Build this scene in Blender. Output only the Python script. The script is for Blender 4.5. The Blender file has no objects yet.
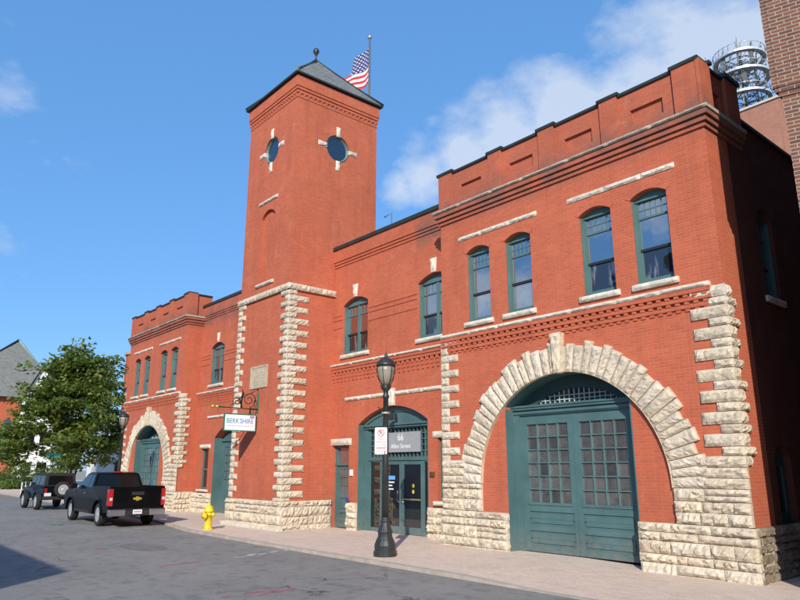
import bpy, bmesh, math, random
from math import sin, cos, pi, radians, sqrt, atan2
from mathutils import Vector, Matrix
from mathutils.geometry import tessellate_polygon

S = bpy.context.scene
COL = S.collection
rnd = random.Random(7)

# ------------------------------------------------------------------ materials
class NT:
    def __init__(s, name):
        s.m = bpy.data.materials.new(name); s.m.use_nodes = True
        s.t = s.m.node_tree; s.n = s.t.nodes; s.l = s.t.links
        s.b = s.n['Principled BSDF']
    def node(s, typ, **kw):
        nd = s.n.new(typ)
        for k, v in kw.items():
            if k.startswith('i_'): nd.inputs[int(k[2:])].default_value = v
            else: setattr(nd, k, v)
        return nd
    def link(s, a, b): s.l.new(a, b)
    def val(s, x, inp):
        if isinstance(x, (int, float)): inp.default_value = x
        else: s.link(x, inp)
    def math(s, op, a, b=0.0, c=None):
        nd = s.node('ShaderNodeMath', operation=op)
        s.val(a, nd.inputs[0]); s.val(b, nd.inputs[1])
        if c is not None: s.val(c, nd.inputs[2])
        return nd.outputs[0]
    def noise(s, vec, scale, detail=4, rough=.6):
        nd = s.node('ShaderNodeTexNoise'); nd.inputs['Scale'].default_value = scale
        nd.inputs['Detail'].default_value = detail; nd.inputs['Roughness'].default_value = rough
        if vec is not None: s.link(vec, nd.inputs['Vector'])
        return nd.outputs['Fac']
    def ramp(s, fac, stops):
        nd = s.node('ShaderNodeValToRGB'); e = nd.color_ramp.elements
        while len(e) < len(stops): e.new(.5)
        for k, (p, c) in enumerate(stops): e[k].position = p; e[k].color = (*c, 1)
        s.link(fac, nd.inputs[0]); return nd.outputs[0]
    def mix(s, fac, a, b, mode='MIX'):
        nd = s.node('ShaderNodeMix', data_type='RGBA', blend_type=mode)
        s.val(fac, nd.inputs[0])
        for x, i in ((a, 6), (b, 7)):
            if isinstance(x, tuple): nd.inputs[i].default_value = (*x, 1)
            else: s.link(x, nd.inputs[i])
        return nd.outputs[2]
    def maprange(s, v, a, b, c=0., d=1.):
        nd = s.node('ShaderNodeMapRange'); s.link(v, nd.inputs[0])
        for i, x in enumerate((a, b, c, d)): nd.inputs[i+1].default_value = x
        return nd.outputs[0]
    def bump(s, h, strength=.5, dist=.01):
        nd = s.node('ShaderNodeBump'); nd.inputs['Strength'].default_value = strength
        nd.inputs['Distance'].default_value = dist
        s.link(h, nd.inputs['Height']); s.link(nd.outputs[0], s.b.inputs['Normal'])
    def color(s, c): s.link(c, s.b.inputs['Base Color'])
    def objco(s): return s.node('ShaderNodeTexCoord')

def simple(name, col, rough=.6, metal=0., spec=.5, var=.0, scale=6., bump=0., coat=0.):
    M = NT(name); b = M.b
    b.inputs['Roughness'].default_value = rough; b.inputs['Metallic'].default_value = metal
    b.inputs['Specular IOR Level'].default_value = spec
    if coat: b.inputs['Coat Weight'].default_value = coat; b.inputs['Coat Roughness'].default_value = .03
    if var > 0:
        tc = M.objco(); nz = M.noise(tc.outputs['Object'], scale, 5)
        lo = tuple(c*(1-var) for c in col); hi = tuple(min(1, c*(1+var)) for c in col)
        M.color(M.ramp(nz, [(.3, lo), (.7, hi)]))
        if bump: M.bump(nz, bump, .01)
    else: b.inputs['Base Color'].default_value = (*col, 1)
    return M.m

def planar(M):
    """brick coordinates from object space position and normal"""
    tc = M.objco()
    sp = M.node('ShaderNodeSeparateXYZ'); M.link(tc.outputs['Object'], sp.inputs[0])
    sn = M.node('ShaderNodeSeparateXYZ'); M.link(tc.outputs['Normal'], sn.inputs[0])
    ax = M.math('GREATER_THAN', M.math('ABSOLUTE', sn.outputs[0]), .7)
    az = M.math('GREATER_THAN', M.math('ABSOLUTE', sn.outputs[2]), .75)
    def sel(f, a, b): return M.math('ADD', M.math('MULTIPLY', f, b), M.math('MULTIPLY', M.math('SUBTRACT', 1., f), a))
    u = sel(ax, sp.outputs[0], sp.outputs[1]); v = sel(az, sp.outputs[2], sp.outputs[1])
    cb = M.node('ShaderNodeCombineXYZ'); M.link(u, cb.inputs[0]); M.link(v, cb.inputs[1])
    return tc, sp, cb.outputs[0]

def brick(name, c1, c2, mortar, msize=.007, bw=.215, rh=.072, stain=.35, bump=.6, offset=.5, streak=.5, grime=False):
    M = NT(name); tc, sp, uv = planar(M)
    bt = M.node('ShaderNodeTexBrick', offset=offset)
    M.link(uv, bt.inputs['Vector'])
    for k, v in (('Scale', 1.), ('Mortar Size', msize), ('Mortar Smooth', .3), ('Bias', 0.), ('Brick Width', bw), ('Row Height', rh)): bt.inputs[k].default_value = v
    bt.inputs['Color1'].default_value = (*c1, 1); bt.inputs['Color2'].default_value = (*c2, 1); bt.inputs['Mortar'].default_value = (*mortar, 1)
    n1 = M.noise(tc.outputs['Object'], .55, 5, .65)
    c = M.mix(M.maprange(n1, .35, .75, 0, stain), bt.outputs['Color'], tuple(x*.45 for x in c1))
    # vertical weather streaks
    mp = M.node('ShaderNodeMapping'); mp.inputs['Scale'].default_value = (2.4, 2.4, .22); M.link(tc.outputs['Object'], mp.inputs[0])
    n2 = M.noise(mp.outputs[0], 1., 6, .7)
    c = M.mix(M.maprange(n2, .5, .8, 0, streak), c, tuple(x*.4+.012 for x in c2))
    # pale bloom on some areas and fine grain
    n4 = M.noise(tc.outputs['Object'], 1.7, 4, .6)
    c = M.mix(M.maprange(n4, .55, .85, 0, .35), c, (min(1, c1[0]*1.35), c1[1]*1.8, c1[2]*1.9))
    if grime:
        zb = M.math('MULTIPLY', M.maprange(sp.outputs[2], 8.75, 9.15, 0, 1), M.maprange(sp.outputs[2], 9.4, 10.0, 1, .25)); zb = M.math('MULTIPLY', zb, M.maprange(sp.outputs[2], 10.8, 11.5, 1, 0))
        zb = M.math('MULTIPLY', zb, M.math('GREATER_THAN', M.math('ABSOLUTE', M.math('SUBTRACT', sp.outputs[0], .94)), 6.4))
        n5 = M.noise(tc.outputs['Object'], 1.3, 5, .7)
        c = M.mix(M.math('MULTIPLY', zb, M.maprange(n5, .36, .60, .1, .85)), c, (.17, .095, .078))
        n6 = M.noise(tc.outputs['Object'], .8, 6, .75)
        c = M.mix(M.maprange(n6, .6, .72, 0, .45), c, (.50, .24, .175))
        lo = M.maprange(sp.outputs[2], .8, 2.2, .45, 0); c = M.mix(M.math('MULTIPLY', lo, M.maprange(n5, .35, .65, 0, 1)), c, (.27, .085, .055))
    n3 = M.noise(tc.outputs['Object'], 40, 3)
    c = M.mix(.3, c, M.ramp(n3, [(.3, (.3, .3, .3)), (.7, (.75, .75, .75))]), 'OVERLAY')
    M.color(c); M.b.inputs['Roughness'].default_value = .88; M.b.inputs['Specular IOR Level'].default_value = .25
    h = M.math('ADD', M.math('MULTIPLY', M.math('SUBTRACT', 1., bt.outputs['Fac']), 1.), M.math('MULTIPLY', n3, .5))
    M.bump(h, bump, .006)
    return M.m

def stone(name, base, dark, isl=.35, scale=5., bump=.9):
    M = NT(name); tc = M.objco(); g = M.node('ShaderNodeNewGeometry')
    n1 = M.noise(tc.outputs['Object'], scale, 6, .65); n2 = M.noise(tc.outputs['Object'], 26, 4, .7); n3 = M.noise(tc.outputs['Object'], 1.1, 4)
    c = M.ramp(n1, [(.28, tuple(x*.72 for x in base)), (.55, base), (.8, tuple(min(1, x*1.12) for x in base))])
    rp = g.outputs['Random Per Island']; c = M.mix(.75, c, M.ramp(M.math('FRACT', M.math('MULTIPLY', rp, 7.31)), [(0., (.42, .41, .40)), (.35, (.5, .5, .5)), (.7, (.52, .49, .44)), (1., (.56, .56, .56))]), 'OVERLAY')
    c = M.mix(M.math('MULTIPLY', rp, isl), c, dark)
    c = M.mix(M.maprange(n3, .5, .75, 0, .45), c, tuple(x*.55 for x in dark))
    c = M.mix(M.maprange(n2, .62, .8, 0, .5), c, tuple(x*.5 for x in dark))
    mp = M.node('ShaderNodeMapping'); mp.inputs['Scale'].default_value = (5, 5, .8); M.link(tc.outputs['Object'], mp.inputs[0])
    c = M.mix(M.maprange(M.noise(mp.outputs[0], 1., 5, .7), .52, .75, 0, .55), c, tuple(x*.62 for x in dark))
    vo = M.node('ShaderNodeTexVoronoi', feature='DISTANCE_TO_EDGE'); vo.inputs['Scale'].default_value = 5.5; M.link(tc.outputs['Object'], vo.inputs['Vector'])
    c = M.mix(M.maprange(vo.outputs['Distance'], .0, .03, .28, 0), c, tuple(x*.5 for x in dark))
    M.color(c); M.b.inputs['Roughness'].default_value = .9; M.b.inputs['Specular IOR Level'].default_value = .2
    M.bump(M.math('ADD', M.math('MULTIPLY', n1, 1.), M.math('MULTIPLY', n2, .45)), bump, .03)
    return M.m

def glass(name, base, refl=.45, rough=.02, wav=.15, tint=(.9, .95, 1.), nscale=1.6):
    M = NT(name); tc = M.objco()
    gl = M.node('ShaderNodeBsdfGlossy'); gl.inputs['Roughness'].default_value = rough; gl.inputs['Color'].default_value = (*tint, 1)
    nz = M.noise(tc.outputs['Object'], nscale, 2)
    bp = M.node('ShaderNodeBump'); bp.inputs['Strength'].default_value = wav; bp.inputs['Distance'].default_value = .02
    M.link(nz, bp.inputs['Height']); M.link(bp.outputs[0], gl.inputs['Normal'])
    n2 = M.noise(tc.outputs['Object'], 3.1, 4)
    c = M.ramp(n2, [(.3, tuple(x*.5 for x in base)), (.7, base)])
    M.color(c); M.b.inputs['Roughness'].default_value = .5; M.b.inputs['Specular IOR Level'].default_value = 0.1
    lw = M.node('ShaderNodeLayerWeight'); lw.inputs[0].default_value = .25
    fac = M.math('MINIMUM', M.math('ADD', M.math('MULTIPLY', lw.outputs['Fresnel'], 1.1), refl), .95)
    mx = M.node('ShaderNodeMixShader'); M.link(fac, mx.inputs[0]); M.link(M.b.outputs[0], mx.inputs[1]); M.link(gl.outputs[0], mx.inputs[2])
    M.link(mx.outputs[0], M.n['Material Output'].inputs[0])
    return M.m

def paint(name, col, rough=.45, var=.18):
    """weathered paint on wood"""
    M = NT(name); tc = M.objco()
    n1 = M.noise(tc.outputs['Object'], 1.5, 5); n2 = M.noise(tc.outputs['Object'], 30, 3)
    mp = M.node('ShaderNodeMapping'); mp.inputs['Scale'].default_value = (9, 9, .6); M.link(tc.outputs['Object'], mp.inputs[0])
    n3 = M.noise(mp.outputs[0], 1., 5)
    c = M.ramp(n1, [(.3, tuple(x*(1-var) for x in col)), (.7, tuple(x*(1+var) for x in col))])
    c = M.mix(M.maprange(n3, .5, .8, 0, .35), c, tuple(x*.7+.02 for x in col))
    sp = M.node('ShaderNodeSeparateXYZ'); M.link(tc.outputs['Object'], sp.inputs[0])
    n4 = M.noise(tc.outputs['Object'], 7, 5, .7)
    c = M.mix(M.math('MULTIPLY', M.maprange(sp.outputs[2], .0, .7, .7, 0), M.maprange(n4, .35, .65, 0, 1)), c, (.20, .185, .16))
    c = M.mix(M.maprange(n4, .66, .76, 0, .5), c, tuple(x*.55 for x in col))
    M.color(c); M.b.inputs['Roughness'].default_value = rough
    M.bump(M.math('ADD', n2, M.math('MULTIPLY', n3, .6)), .2, .004)
    return M.m

BR = brick('red_brick', (.545, .131, .064), (.47, .108, .054), (.52, .18, .112), msize=.008, rh=.067, stain=.30, streak=.40, bump=.7, grime=True)
BR_SHADE = brick('shaded_brick', (.15, .040, .026), (.11, .032, .022), (.14, .06, .045), msize=.009, rh=.067, stain=.5, streak=.6)  # darker copy of the red brick, with the alley's shade in its colour
BR_DARK = brick('brown_brick', (.215, .088, .055), (.12, .058, .044), (.36, .31, .25), msize=.010, stain=.25, bump=.8)
BR_FAR = brick('tan_brick', (.42, .19, .13), (.36, .16, .11), (.42, .25, .19), stain=.2)
BR_CHURCH = brick('orange_brick', (.46, .11, .05), (.40, .09, .04), (.40, .16, .1), stain=.2)
ST = stone('limestone', (.72, .63, .505), (.50, .41, .305), scale=6.5, bump=1.)
ST_TRIM = stone('limestone_trim', (.73, .675, .575), (.56, .49, .38), isl=.2, scale=8, bump=.35)
ST_GREY = stone('weathered_trim', (.50, .45, .375), (.30, .26, .21), isl=.3, scale=8, bump=.4)
ST_BUFF = stone('buff_tablet', (.55, .475, .36), (.45, .37, .27), isl=.1, scale=8, bump=.3)
ST_SIDE = stone('field_stone', (.27, .22, .165), (.15, .115, .085), isl=.7)
MORTAR = simple('mortar', (.47, .41, .31), .95, var=.25, scale=14, bump=.4)
TEAL = paint('teal_paint', (.068, .138, .142))
TEAL_D = paint('dark_shaded_teal_paint', (.036, .078, .080))  # darker teal; on the lunette board it carries the arch's shade
TEAL_L = paint('pale_teal_paint', (.084, .160, .158), var=.12)
MUNT = paint('pale_muntin_paint', (.42, .52, .49), var=.1)
RAILD = simple('shaded_rail', (.02, .022, .024), .5)  # near-black colour stands for the teal rail in shadow
GL = glass('window_glass', (.012, .016, .02), .42)
GL_B = glass('blind_glass', (.16, .18, .20), .34)
GL_C = glass('curtained_glass', (.012, .014, .018), .09)
GL_D = glass('dark_glass', (.006, .008, .01), .13, nscale=2.5, wav=.1)
_nt = GL_C.node_tree; _pb = _nt.nodes['Principled BSDF']; _tc = _nt.nodes.new('ShaderNodeTexCoord'); _mp = _nt.nodes.new('ShaderNodeMapping'); _mp.inputs['Scale'].default_value = (7, 7, 1.3); _mp.inputs['Rotation'].default_value = (0, .25, 0)
_nz = _nt.nodes.new('ShaderNodeTexNoise'); _nz.inputs['Scale'].default_value = 1.; _nz.inputs['Detail'].default_value = 5; _cr = _nt.nodes.new('ShaderNodeValToRGB')
_cr.color_ramp.elements[0].position = .5; _cr.color_ramp.elements[0].color = (.012, .013, .015, 1); _cr.color_ramp.elements[1].position = .68; _cr.color_ramp.elements[1].color = (.30, .31, .32, 1)
_nt.links.new(_tc.outputs['Object'], _mp.inputs[0]); _nt.links.new(_mp.outputs[0], _nz.inputs['Vector']); _nt.links.new(_nz.outputs['Fac'], _cr.inputs[0]); _nt.links.new(_cr.outputs[0], _pb.inputs['Base Color'])
GL_DOOR = glass('door_glass', (.006, .007, .008), .10, wav=.03)
COPE = simple('coping_metal', (.022, .030, .027), .5, var=.3, scale=3)
ROOFT = simple('flat_roof', (.06, .06, .06), .9, var=.2)
BLACK = simple('black_iron', (.026, .028, .029), .42, var=.25, scale=8)
WHITE = simple('white_paint', (.78, .78, .76), .5, var=.05)
CHROME = simple('chrome', (.6, .6, .6), .18, 1.)

# ------------------------------------------------------------------ mesh builder
def R(u0, v0, u1, v1): return [(u0, v0), (u1, v0), (u1, v1), (u0, v1)]
def front(c): return lambda u, v, d: (u, c-d, v)            # wall facing the street
def side(c): return lambda u, v, d: (c+d, u, v)             # wall facing +X
def back(c): return lambda u, v, d: (u, c+d, v)
def lside(c): return lambda u, v, d: (c-d, u, v)
def top(c): return lambda u, v, d: (u, v, c+d)

class MB:
    def __init__(s): s.v = []; s.f = []; s.mi = []; s.sm = []; s.cur = 0
    def face(s, pts, smooth=False):
        k = len(s.v); s.v += [tuple(p) for p in pts]; s.f.append(tuple(range(k, k+len(pts)))); s.mi.append(s.cur); s.sm.append(smooth)
    def box(s, x0, x1, y0, y1, z0, z1):
        k = len(s.v)
        s.v += [(x, y, z) for z in (z0, z1) for x, y in ((x0, y0), (x1, y0), (x1, y1), (x0, y1))]
        for q in ((3, 2, 1, 0), (4, 5, 6, 7), (0, 1, 5, 4), (1, 2, 6, 5), (2, 3, 7, 6), (3, 0, 4, 7)):
            s.f.append(tuple(k+i for i in q)); s.mi.append(s.cur); s.sm.append(False)
        return s
    def slab(s, f, u0, u1, v0, v1, d0, d1):
        """box standing on a wall, without its hidden back"""
        k = len(s.v)
        s.v += [f(u, v, d) for d in (d0, d1) for u, v in ((u0, v0), (u1, v0), (u1, v1), (u0, v1))]
        for q in ((4, 5, 6, 7), (0, 1, 5, 4), (1, 2, 6, 5), (2, 3, 7, 6), (3, 0, 4, 7)):
            s.f.append(tuple(k+i for i in q)); s.mi.append(s.cur); s.sm.append(False)
        return s
    def plate(s, outline, holes, f, d, t, edge=True):
        polys = [outline] + list(holes)
        tri = tessellate_polygon([[Vector((u, v, 0)) for u, v in p] for p in polys])
        flat = [p for q in polys for p in q]
        k = len(s.v); s.v += [f(u, v, d) for u, v in flat]
        for a, b, c in tri:
            (ax, ay), (bx, by), (cx, cy) = flat[a], flat[b], flat[c]
            if (bx-ax)*(cy-ay)-(by-ay)*(cx-ax) < 0: b, c = c, b
            s.f.append((k+a, k+b, k+c)); s.mi.append(s.cur); s.sm.append(False)
        if t > 0:
            for i, p in enumerate(polys):
                if i == 0 and not edge: continue
                n = len(p)
                for j in range(n):
                    a, b = p[j], p[(j+1) % n]
                    s.face([f(*a, d), f(*a, d-t), f(*b, d-t), f(*b, d)] if i else [f(*b, d), f(*b, d-t), f(*a, d-t), f(*a, d)])
        return s
    def block(s, f, u0, u1, v0, v1, d0, d1, rg, nu=None, nv=3, rough=.035, polar=False):
        """pitch-faced stone block: rough bulging face"""
        L = (u1-u0) if not polar else (u1-u0)*2.9
        nv = nv+1; nu = max(nu or 0, max(4, min(12, int(abs(L)/.075)+2))); k = len(s.v)
        ridge = rg.uniform(.25, .75); tilt = rg.uniform(-.35, .35)
        for j in range(nv+1):
            for i in range(nu+1):
                a, b = i/nu, j/nv
                edge = i in (0, nu) or j in (0, nv)
                dd = d1 - (.026 + rg.uniform(0, .012) if edge else 0) + (0 if edge else rg.uniform(-.8, .8)*rough + rough*.55*(1-abs(b-ridge)*1.8) + tilt*rough*(a-.5))
                ju = 0 if i in (0, nu) else rg.uniform(-.2, .2)/nu; jv = 0 if j in (0, nv) else rg.uniform(-.22, .22)/nv
                s.v.append(f(u0+(u1-u0)*(a+ju), v0+(v1-v0)*(b+jv), dd))
        w = nu+1
        for j in range(nv):
            for i in range(nu):
                q = k+j*w+i; s.f.append((q, q+1, q+w+1, q+w)); s.mi.append(s.cur); s.sm.append(False)
        loop = [(i, 0) for i in range(nu)] + [(nu, j) for j in range(nv)] + [(i, nv) for i in range(nu, 0, -1)] + [(0, j) for j in range(nv, 0, -1)]
        base = len(s.v); s.v += [f(u0+(u1-u0)*i/nu, v0+(v1-v0)*j/nv, d0) for i, j in loop]
        n = len(loop)
        for m in range(n):
            i, j = loop[m]; i2, j2 = loop[(m+1) % n]
            s.f.append((k+j*w+i, base+m, base+(m+1) % n, k+j2*w+i2)); s.mi.append(s.cur); s.sm.append(False)
        return s
    def tube(s, pts, r, n=8, cap=True, smooth=True):
        pts = [Vector(p) for p in pts]; rs = r if isinstance(r, (list, tuple)) else [r]*len(pts)
        k = len(s.v); m = len(pts); ref = None
        for i, p in enumerate(pts):
            t = (pts[min(i+1, m-1)]-pts[max(i-1, 0)]).normalized()
            if ref is None or abs(ref.dot(t)) > .97: ref = Vector((0, 0, 1)) if abs(t.z) < .9 else Vector((1, 0, 0))
            a = t.cross(ref).normalized(); b = t.cross(a); ref = b
            ref = -b.cross(t).cross(t) if False else ref
            for j in range(n):
                q = 2*pi*j/n; s.v.append(tuple(p + (a*cos(q)+b*sin(q))*rs[i]))
        for i in range(m-1):
            for j in range(n):
                s.f.append((k+i*n+j, k+i*n+(j+1) % n, k+(i+1)*n+(j+1) % n, k+(i+1)*n+j)); s.mi.append(s.cur); s.sm.append(smooth)
        if cap:
            s.f.append(tuple(k+j for j in range(n))[::-1]); s.f.append(tuple(k+(m-1)*n+j for j in range(n))); s.mi += [s.cur]*2; s.sm += [False]*2
        return s
    def lathe(s, prof, o=(0, 0, 0), n=20, axis='z', smooth=True):
        k = len(s.v); m = len(prof)
        for r, h in prof:
            for j in range(n):
                q = 2*pi*j/n; a, b = r*cos(q), r*sin(q)
                p = (a, b, h) if axis == 'z' else ((h, a, b) if axis == 'x' else (b, h, a))
                s.v.append((o[0]+p[0], o[1]+p[1], o[2]+p[2]))
        for i in range(m-1):
            for j in range(n):
                s.f.append((k+i*n+j, k+i*n+(j+1) % n, k+(i+1)*n+(j+1) % n, k+(i+1)*n+j)); s.mi.append(s.cur); s.sm.append(smooth)
        if prof[0][0] > 1e-4: s.f.append(tuple(k+j for j in range(n))[::-1]); s.mi.append(s.cur); s.sm.append(False)
        if prof[-1][0] > 1e-4: s.f.append(tuple(k+(m-1)*n+j for j in range(n))); s.mi.append(s.cur); s.sm.append(False)
        return s
    def rings(s, rings, smooth=False, cap=True):
        k = len(s.v); n = len(rings[0])
        for r in rings: s.v += [tuple(p) for p in r]
        for i in range(len(rings)-1):
            for j in range(n):
                s.f.append((k+i*n+j, k+i*n+(j+1) % n, k+(i+1)*n+(j+1) % n, k+(i+1)*n+j)); s.mi.append(s.cur); s.sm.append(smooth)
        if cap:
            s.f.append(tuple(k+j for j in range(n))[::-1]); s.f.append(tuple(k+(len(rings)-1)*n+j for j in range(n))); s.mi += [s.cur]*2; s.sm += [smooth]*2
        return s

def root_of(o):
    while o.parent: o = o.parent
    return o
def obj(name, mb, mat, parent=None, local=False, bevel=0., merge=False, seg=2):
    me = bpy.data.meshes.new(name)
    vs = mb.v
    if parent is not None and not local:
        L = root_of(parent).location; vs = [(x-L.x, y-L.y, z-L.z) for x, y, z in vs]
    me.from_pydata(vs, [], mb.f)
    for m in (mat if isinstance(mat, (list, tuple)) else [mat]): me.materials.append(m)
    me.polygons.foreach_set('material_index', mb.mi); me.polygons.foreach_set('use_smooth', mb.sm)
    if merge or bevel:
        bm = bmesh.new(); bm.from_mesh(me); bmesh.ops.remove_doubles(bm, verts=bm.verts, dist=1e-4)
        bmesh.ops.recalc_face_normals(bm, faces=bm.faces); bm.to_mesh(me); bm.free()
    me.update()
    o = bpy.data.objects.new(name, me); COL.objects.link(o); o.parent = parent
    if bevel:
        b = o.modifiers.new('b', 'BEVEL'); b.width = bevel; b.segments = seg; b.limit_method = 'ANGLE'; b.angle_limit = radians(35); b.harden_normals = False
        if seg > 1: me.polygons.foreach_set('use_smooth', [True]*len(me.polygons)); o.modifiers.new('w', 'WEIGHTED_NORMAL')
    return o
def tag(o, label=None, cat=None, group=None, kind=None):
    for k, v in (('label', label), ('category', cat), ('group', group), ('kind', kind)):
        if v: o[k] = v
    return o
def thing(name, label, cat, loc=(0, 0, 0), rz=0., group=None):
    o = bpy.data.objects.new(name, None); COL.objects.link(o); o.empty_display_size = .2
    o.location = loc; o.rotation_euler = (0, 0, rz); return tag(o, label, cat, group)
def struct(name, mb, mat): return tag(obj(name, mb, mat), kind='structure')
def dup(o, parent=None):
    c = o.copy(); COL.objects.link(c); c.parent = parent
    for ch in [x for x in bpy.data.objects if x.parent == o]: dup(ch, c)
    return c
def text(body, size, mat, parent, loc, rot, align='CENTER', ext=.004, name='lettering', sx=1.):
    cu = bpy.data.curves.new(name, 'FONT'); cu.body = body; cu.size = size; cu.align_x = align; cu.align_y = 'CENTER'; cu.extrude = ext
    tmp = bpy.data.objects.new('tmp', cu); COL.objects.link(tmp); me = bpy.data.meshes.new_from_object(tmp.evaluated_get(bpy.context.evaluated_depsgraph_get()))
    bpy.data.objects.remove(tmp); bpy.data.curves.remove(cu); me.name = name; me.materials.clear(); me.materials.append(mat)
    o = bpy.data.objects.new(name, me); COL.objects.link(o); o.parent = parent
    L = root_of(parent).location
    o.location = (loc[0]-L.x, loc[1]-L.y, loc[2]-L.z); o.rotation_euler = rot; o.scale = (sx, 1, 1); return o

# ------------------------------------------------------------------ camera
EYE = (5.7157, -13.3518, 1.95)
aa, pp = radians(40.4), atan2(169, 674)
Fh = Vector((-cos(aa), sin(aa), 0)); Fw = Fh*cos(pp) + Vector((0, 0, sin(pp)))
Rt = Vector((sin(aa), cos(aa), 0)); Up = Rt.cross(Fw)
def ray(px, py): return (Fw*674 + Rt*(px-400) - Up*(py-300)).normalized()
cam = bpy.data.cameras.new('camera'); co = bpy.data.objects.new('camera', cam); COL.objects.link(co)
cam.sensor_width = 36; cam.lens = 674/800*36; cam.clip_end = 3000
co.matrix_world = Matrix(((Rt.x, Up.x, -Fw.x, EYE[0]), (Rt.y, Up.y, -Fw.y, EYE[1]), (Rt.z, Up.z, -Fw.z, EYE[2]), (0, 0, 0, 1)))
S.camera = co

# ------------------------------------------------------------------ light and sky
ELEV, AZ = radians(29), atan2(.69, -.73)                     # azimuth clockwise from +Y
sd = Vector((sin(AZ)*cos(ELEV), cos(AZ)*cos(ELEV), sin(ELEV)))
sl = bpy.data.lights.new('sun', 'SUN'); sl.energy = 5.0; sl.angle = radians(.5); sl.color = (1., .93, .82)
so = bpy.data.objects.new('sun', sl); COL.objects.link(so); so.location = (20, -30, 40); so.rotation_euler = (-sd).to_track_quat('-Z', 'Y').to_euler()
W = bpy.data.worlds.new('World'); S.world = W; W.use_nodes = True
wt = W.node_tree; wn = wt.nodes; wl = wt.links; bg = wn['Background']
sky = wn.new('ShaderNodeTexSky'); sky.sky_type = 'NISHITA'; sky.sun_disc = False; sky.sun_elevation = ELEV; sky.sun_rotation = AZ
sky.air_density = 1.0; sky.dust_density = .6; sky.ozone_density = 2.0; sky.altitude = 200
def wm(op, a, b=0.):
    nd = wn.new('ShaderNodeMath'); nd.operation = op
    for x, i in ((a, 0), (b, 1)):
        if isinstance(x, (int, float)): nd.inputs[i].default_value = x
        else: wl.new(x, nd.inputs[i])
    return nd.outputs[0]
tcw = wn.new('ShaderNodeTexCoord')
def wnoise(scale, vec, detail=6):
    nd = wn.new('ShaderNodeTexNoise'); nd.inputs['Scale'].default_value = scale; nd.inputs['Detail'].default_value = detail; nd.inputs['Roughness'].default_value = .58
    wl.new(vec, nd.inputs['Vector']); return nd.outputs['Fac']
mpw = wn.new('ShaderNodeMapping'); mpw.inputs['Scale'].default_value = (1., 1., 1.8); wl.new(tcw.outputs['Generated'], mpw.inputs[0])
cn = wnoise(6., mpw.outputs[0], 7); cn2 = wnoise(14., mpw.outputs[0], 5)
tot = None
for px, py, rad, amp in ((610, 95, 6.5, .6), (560, 112, 6., 1.05), (510, 135, 5.5, 1.1), (465, 155, 5., 1.1), (425, 172, 4.2, 1.), (400, 185, 3., .8), (690, 45, 7., .75), (760, 40, 7., .85), (640, 62, 6.5, .65), (840, 30, 9, .9), (14, 92, 5, .26), (40, 148, 5, .2), (8, 200, 4, .24), (20, 15, 6, .2), (70, 275, 5, .12), (30, 270, 5, .14), (-70, 240, 9, .4), (655, 212, 3.2, -.8), (598, 232, 2.4, -.6), (520, 285, 3.5, -.8), (478, 290, 3.5, -.8), (430, 300, 4, -.6)):
    d = ray(px, py)
    if amp < 0: d = Vector((d.x, -d.y, d.z)); amp = -amp      # clouds behind the camera, seen in the panes
    dp = wn.new('ShaderNodeVectorMath'); dp.operation = 'DOT_PRODUCT'; wl.new(tcw.outputs['Generated'], dp.inputs[0]); dp.inputs[1].default_value = d
    ang = wm('ARCCOSINE', wm('MINIMUM', dp.outputs['Value'], 1.))
    g = wm('MULTIPLY', wm('MAXIMUM', wm('SUBTRACT', 1., wm('DIVIDE', ang, radians(rad))), 0.), amp)
    tot = g if tot is None else wm('MAXIMUM', tot, g)
cl = wm('ADD', wm('ADD', tot, wm('MULTIPLY', wm('SUBTRACT', cn, .5), 1.5)), wm('MULTIPLY', wm('SUBTRACT', cn2, .5), .8))
cl = wm('MULTIPLY', wm('MINIMUM', wm('MAXIMUM', wm('MULTIPLY', wm('SUBTRACT', cl, .20), 1.9), 0.), 1.), wm('MINIMUM', wm('MULTIPLY', tot, 3.0), .66))
hs = wn.new('ShaderNodeHueSaturation'); hs.inputs['Saturation'].default_value = 1.08; hs.inputs['Value'].default_value = 1.12
tn = wn.new('ShaderNodeMix'); tn.data_type = 'RGBA'; tn.blend_type = 'MULTIPLY'; tn.inputs[0].default_value = 1; wl.new(sky.outputs[0], tn.inputs[6]); tn.inputs[7].default_value = (1.16, 1.30, 1.50, 1); wl.new(tn.outputs[2], hs.inputs['Color'])
mxw = wn.new('ShaderNodeMix'); mxw.data_type = 'RGBA'; wl.new(cl, mxw.inputs[0]); fl = wn.new('ShaderNodeMix'); fl.data_type = 'RGBA'; fl.inputs[0].default_value = .6; wl.new(hs.outputs[0], fl.inputs[6]); fl.inputs[7].default_value = (1.2, 3.4, 7.2, 1); wl.new(fl.outputs[2], mxw.inputs[6]); mxw.inputs[7].default_value = (6.6, 7.1, 7.9, 1)
wl.new(mxw.outputs[2], bg.inputs[0]); bg.inputs[1].default_value = .12
S.view_settings.view_transform = 'Standard'; S.view_settings.look = 'None'; S.view_settings.exposure = 0
S.render.engine = 'CYCLES'; S.cycles.use_denoising = True; S.cycles.max_bounces = 6
# ================================================================== FIRE STATION
FS = thing('fire_station', 'long red brick fire station with square tower, limestone trim and two stone-arched teal vehicle doors', 'building', (-17.2, 0, 0))
UID = [0]
def rg(): UID[0] += 1; return random.Random(UID[0]*77+5)

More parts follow.
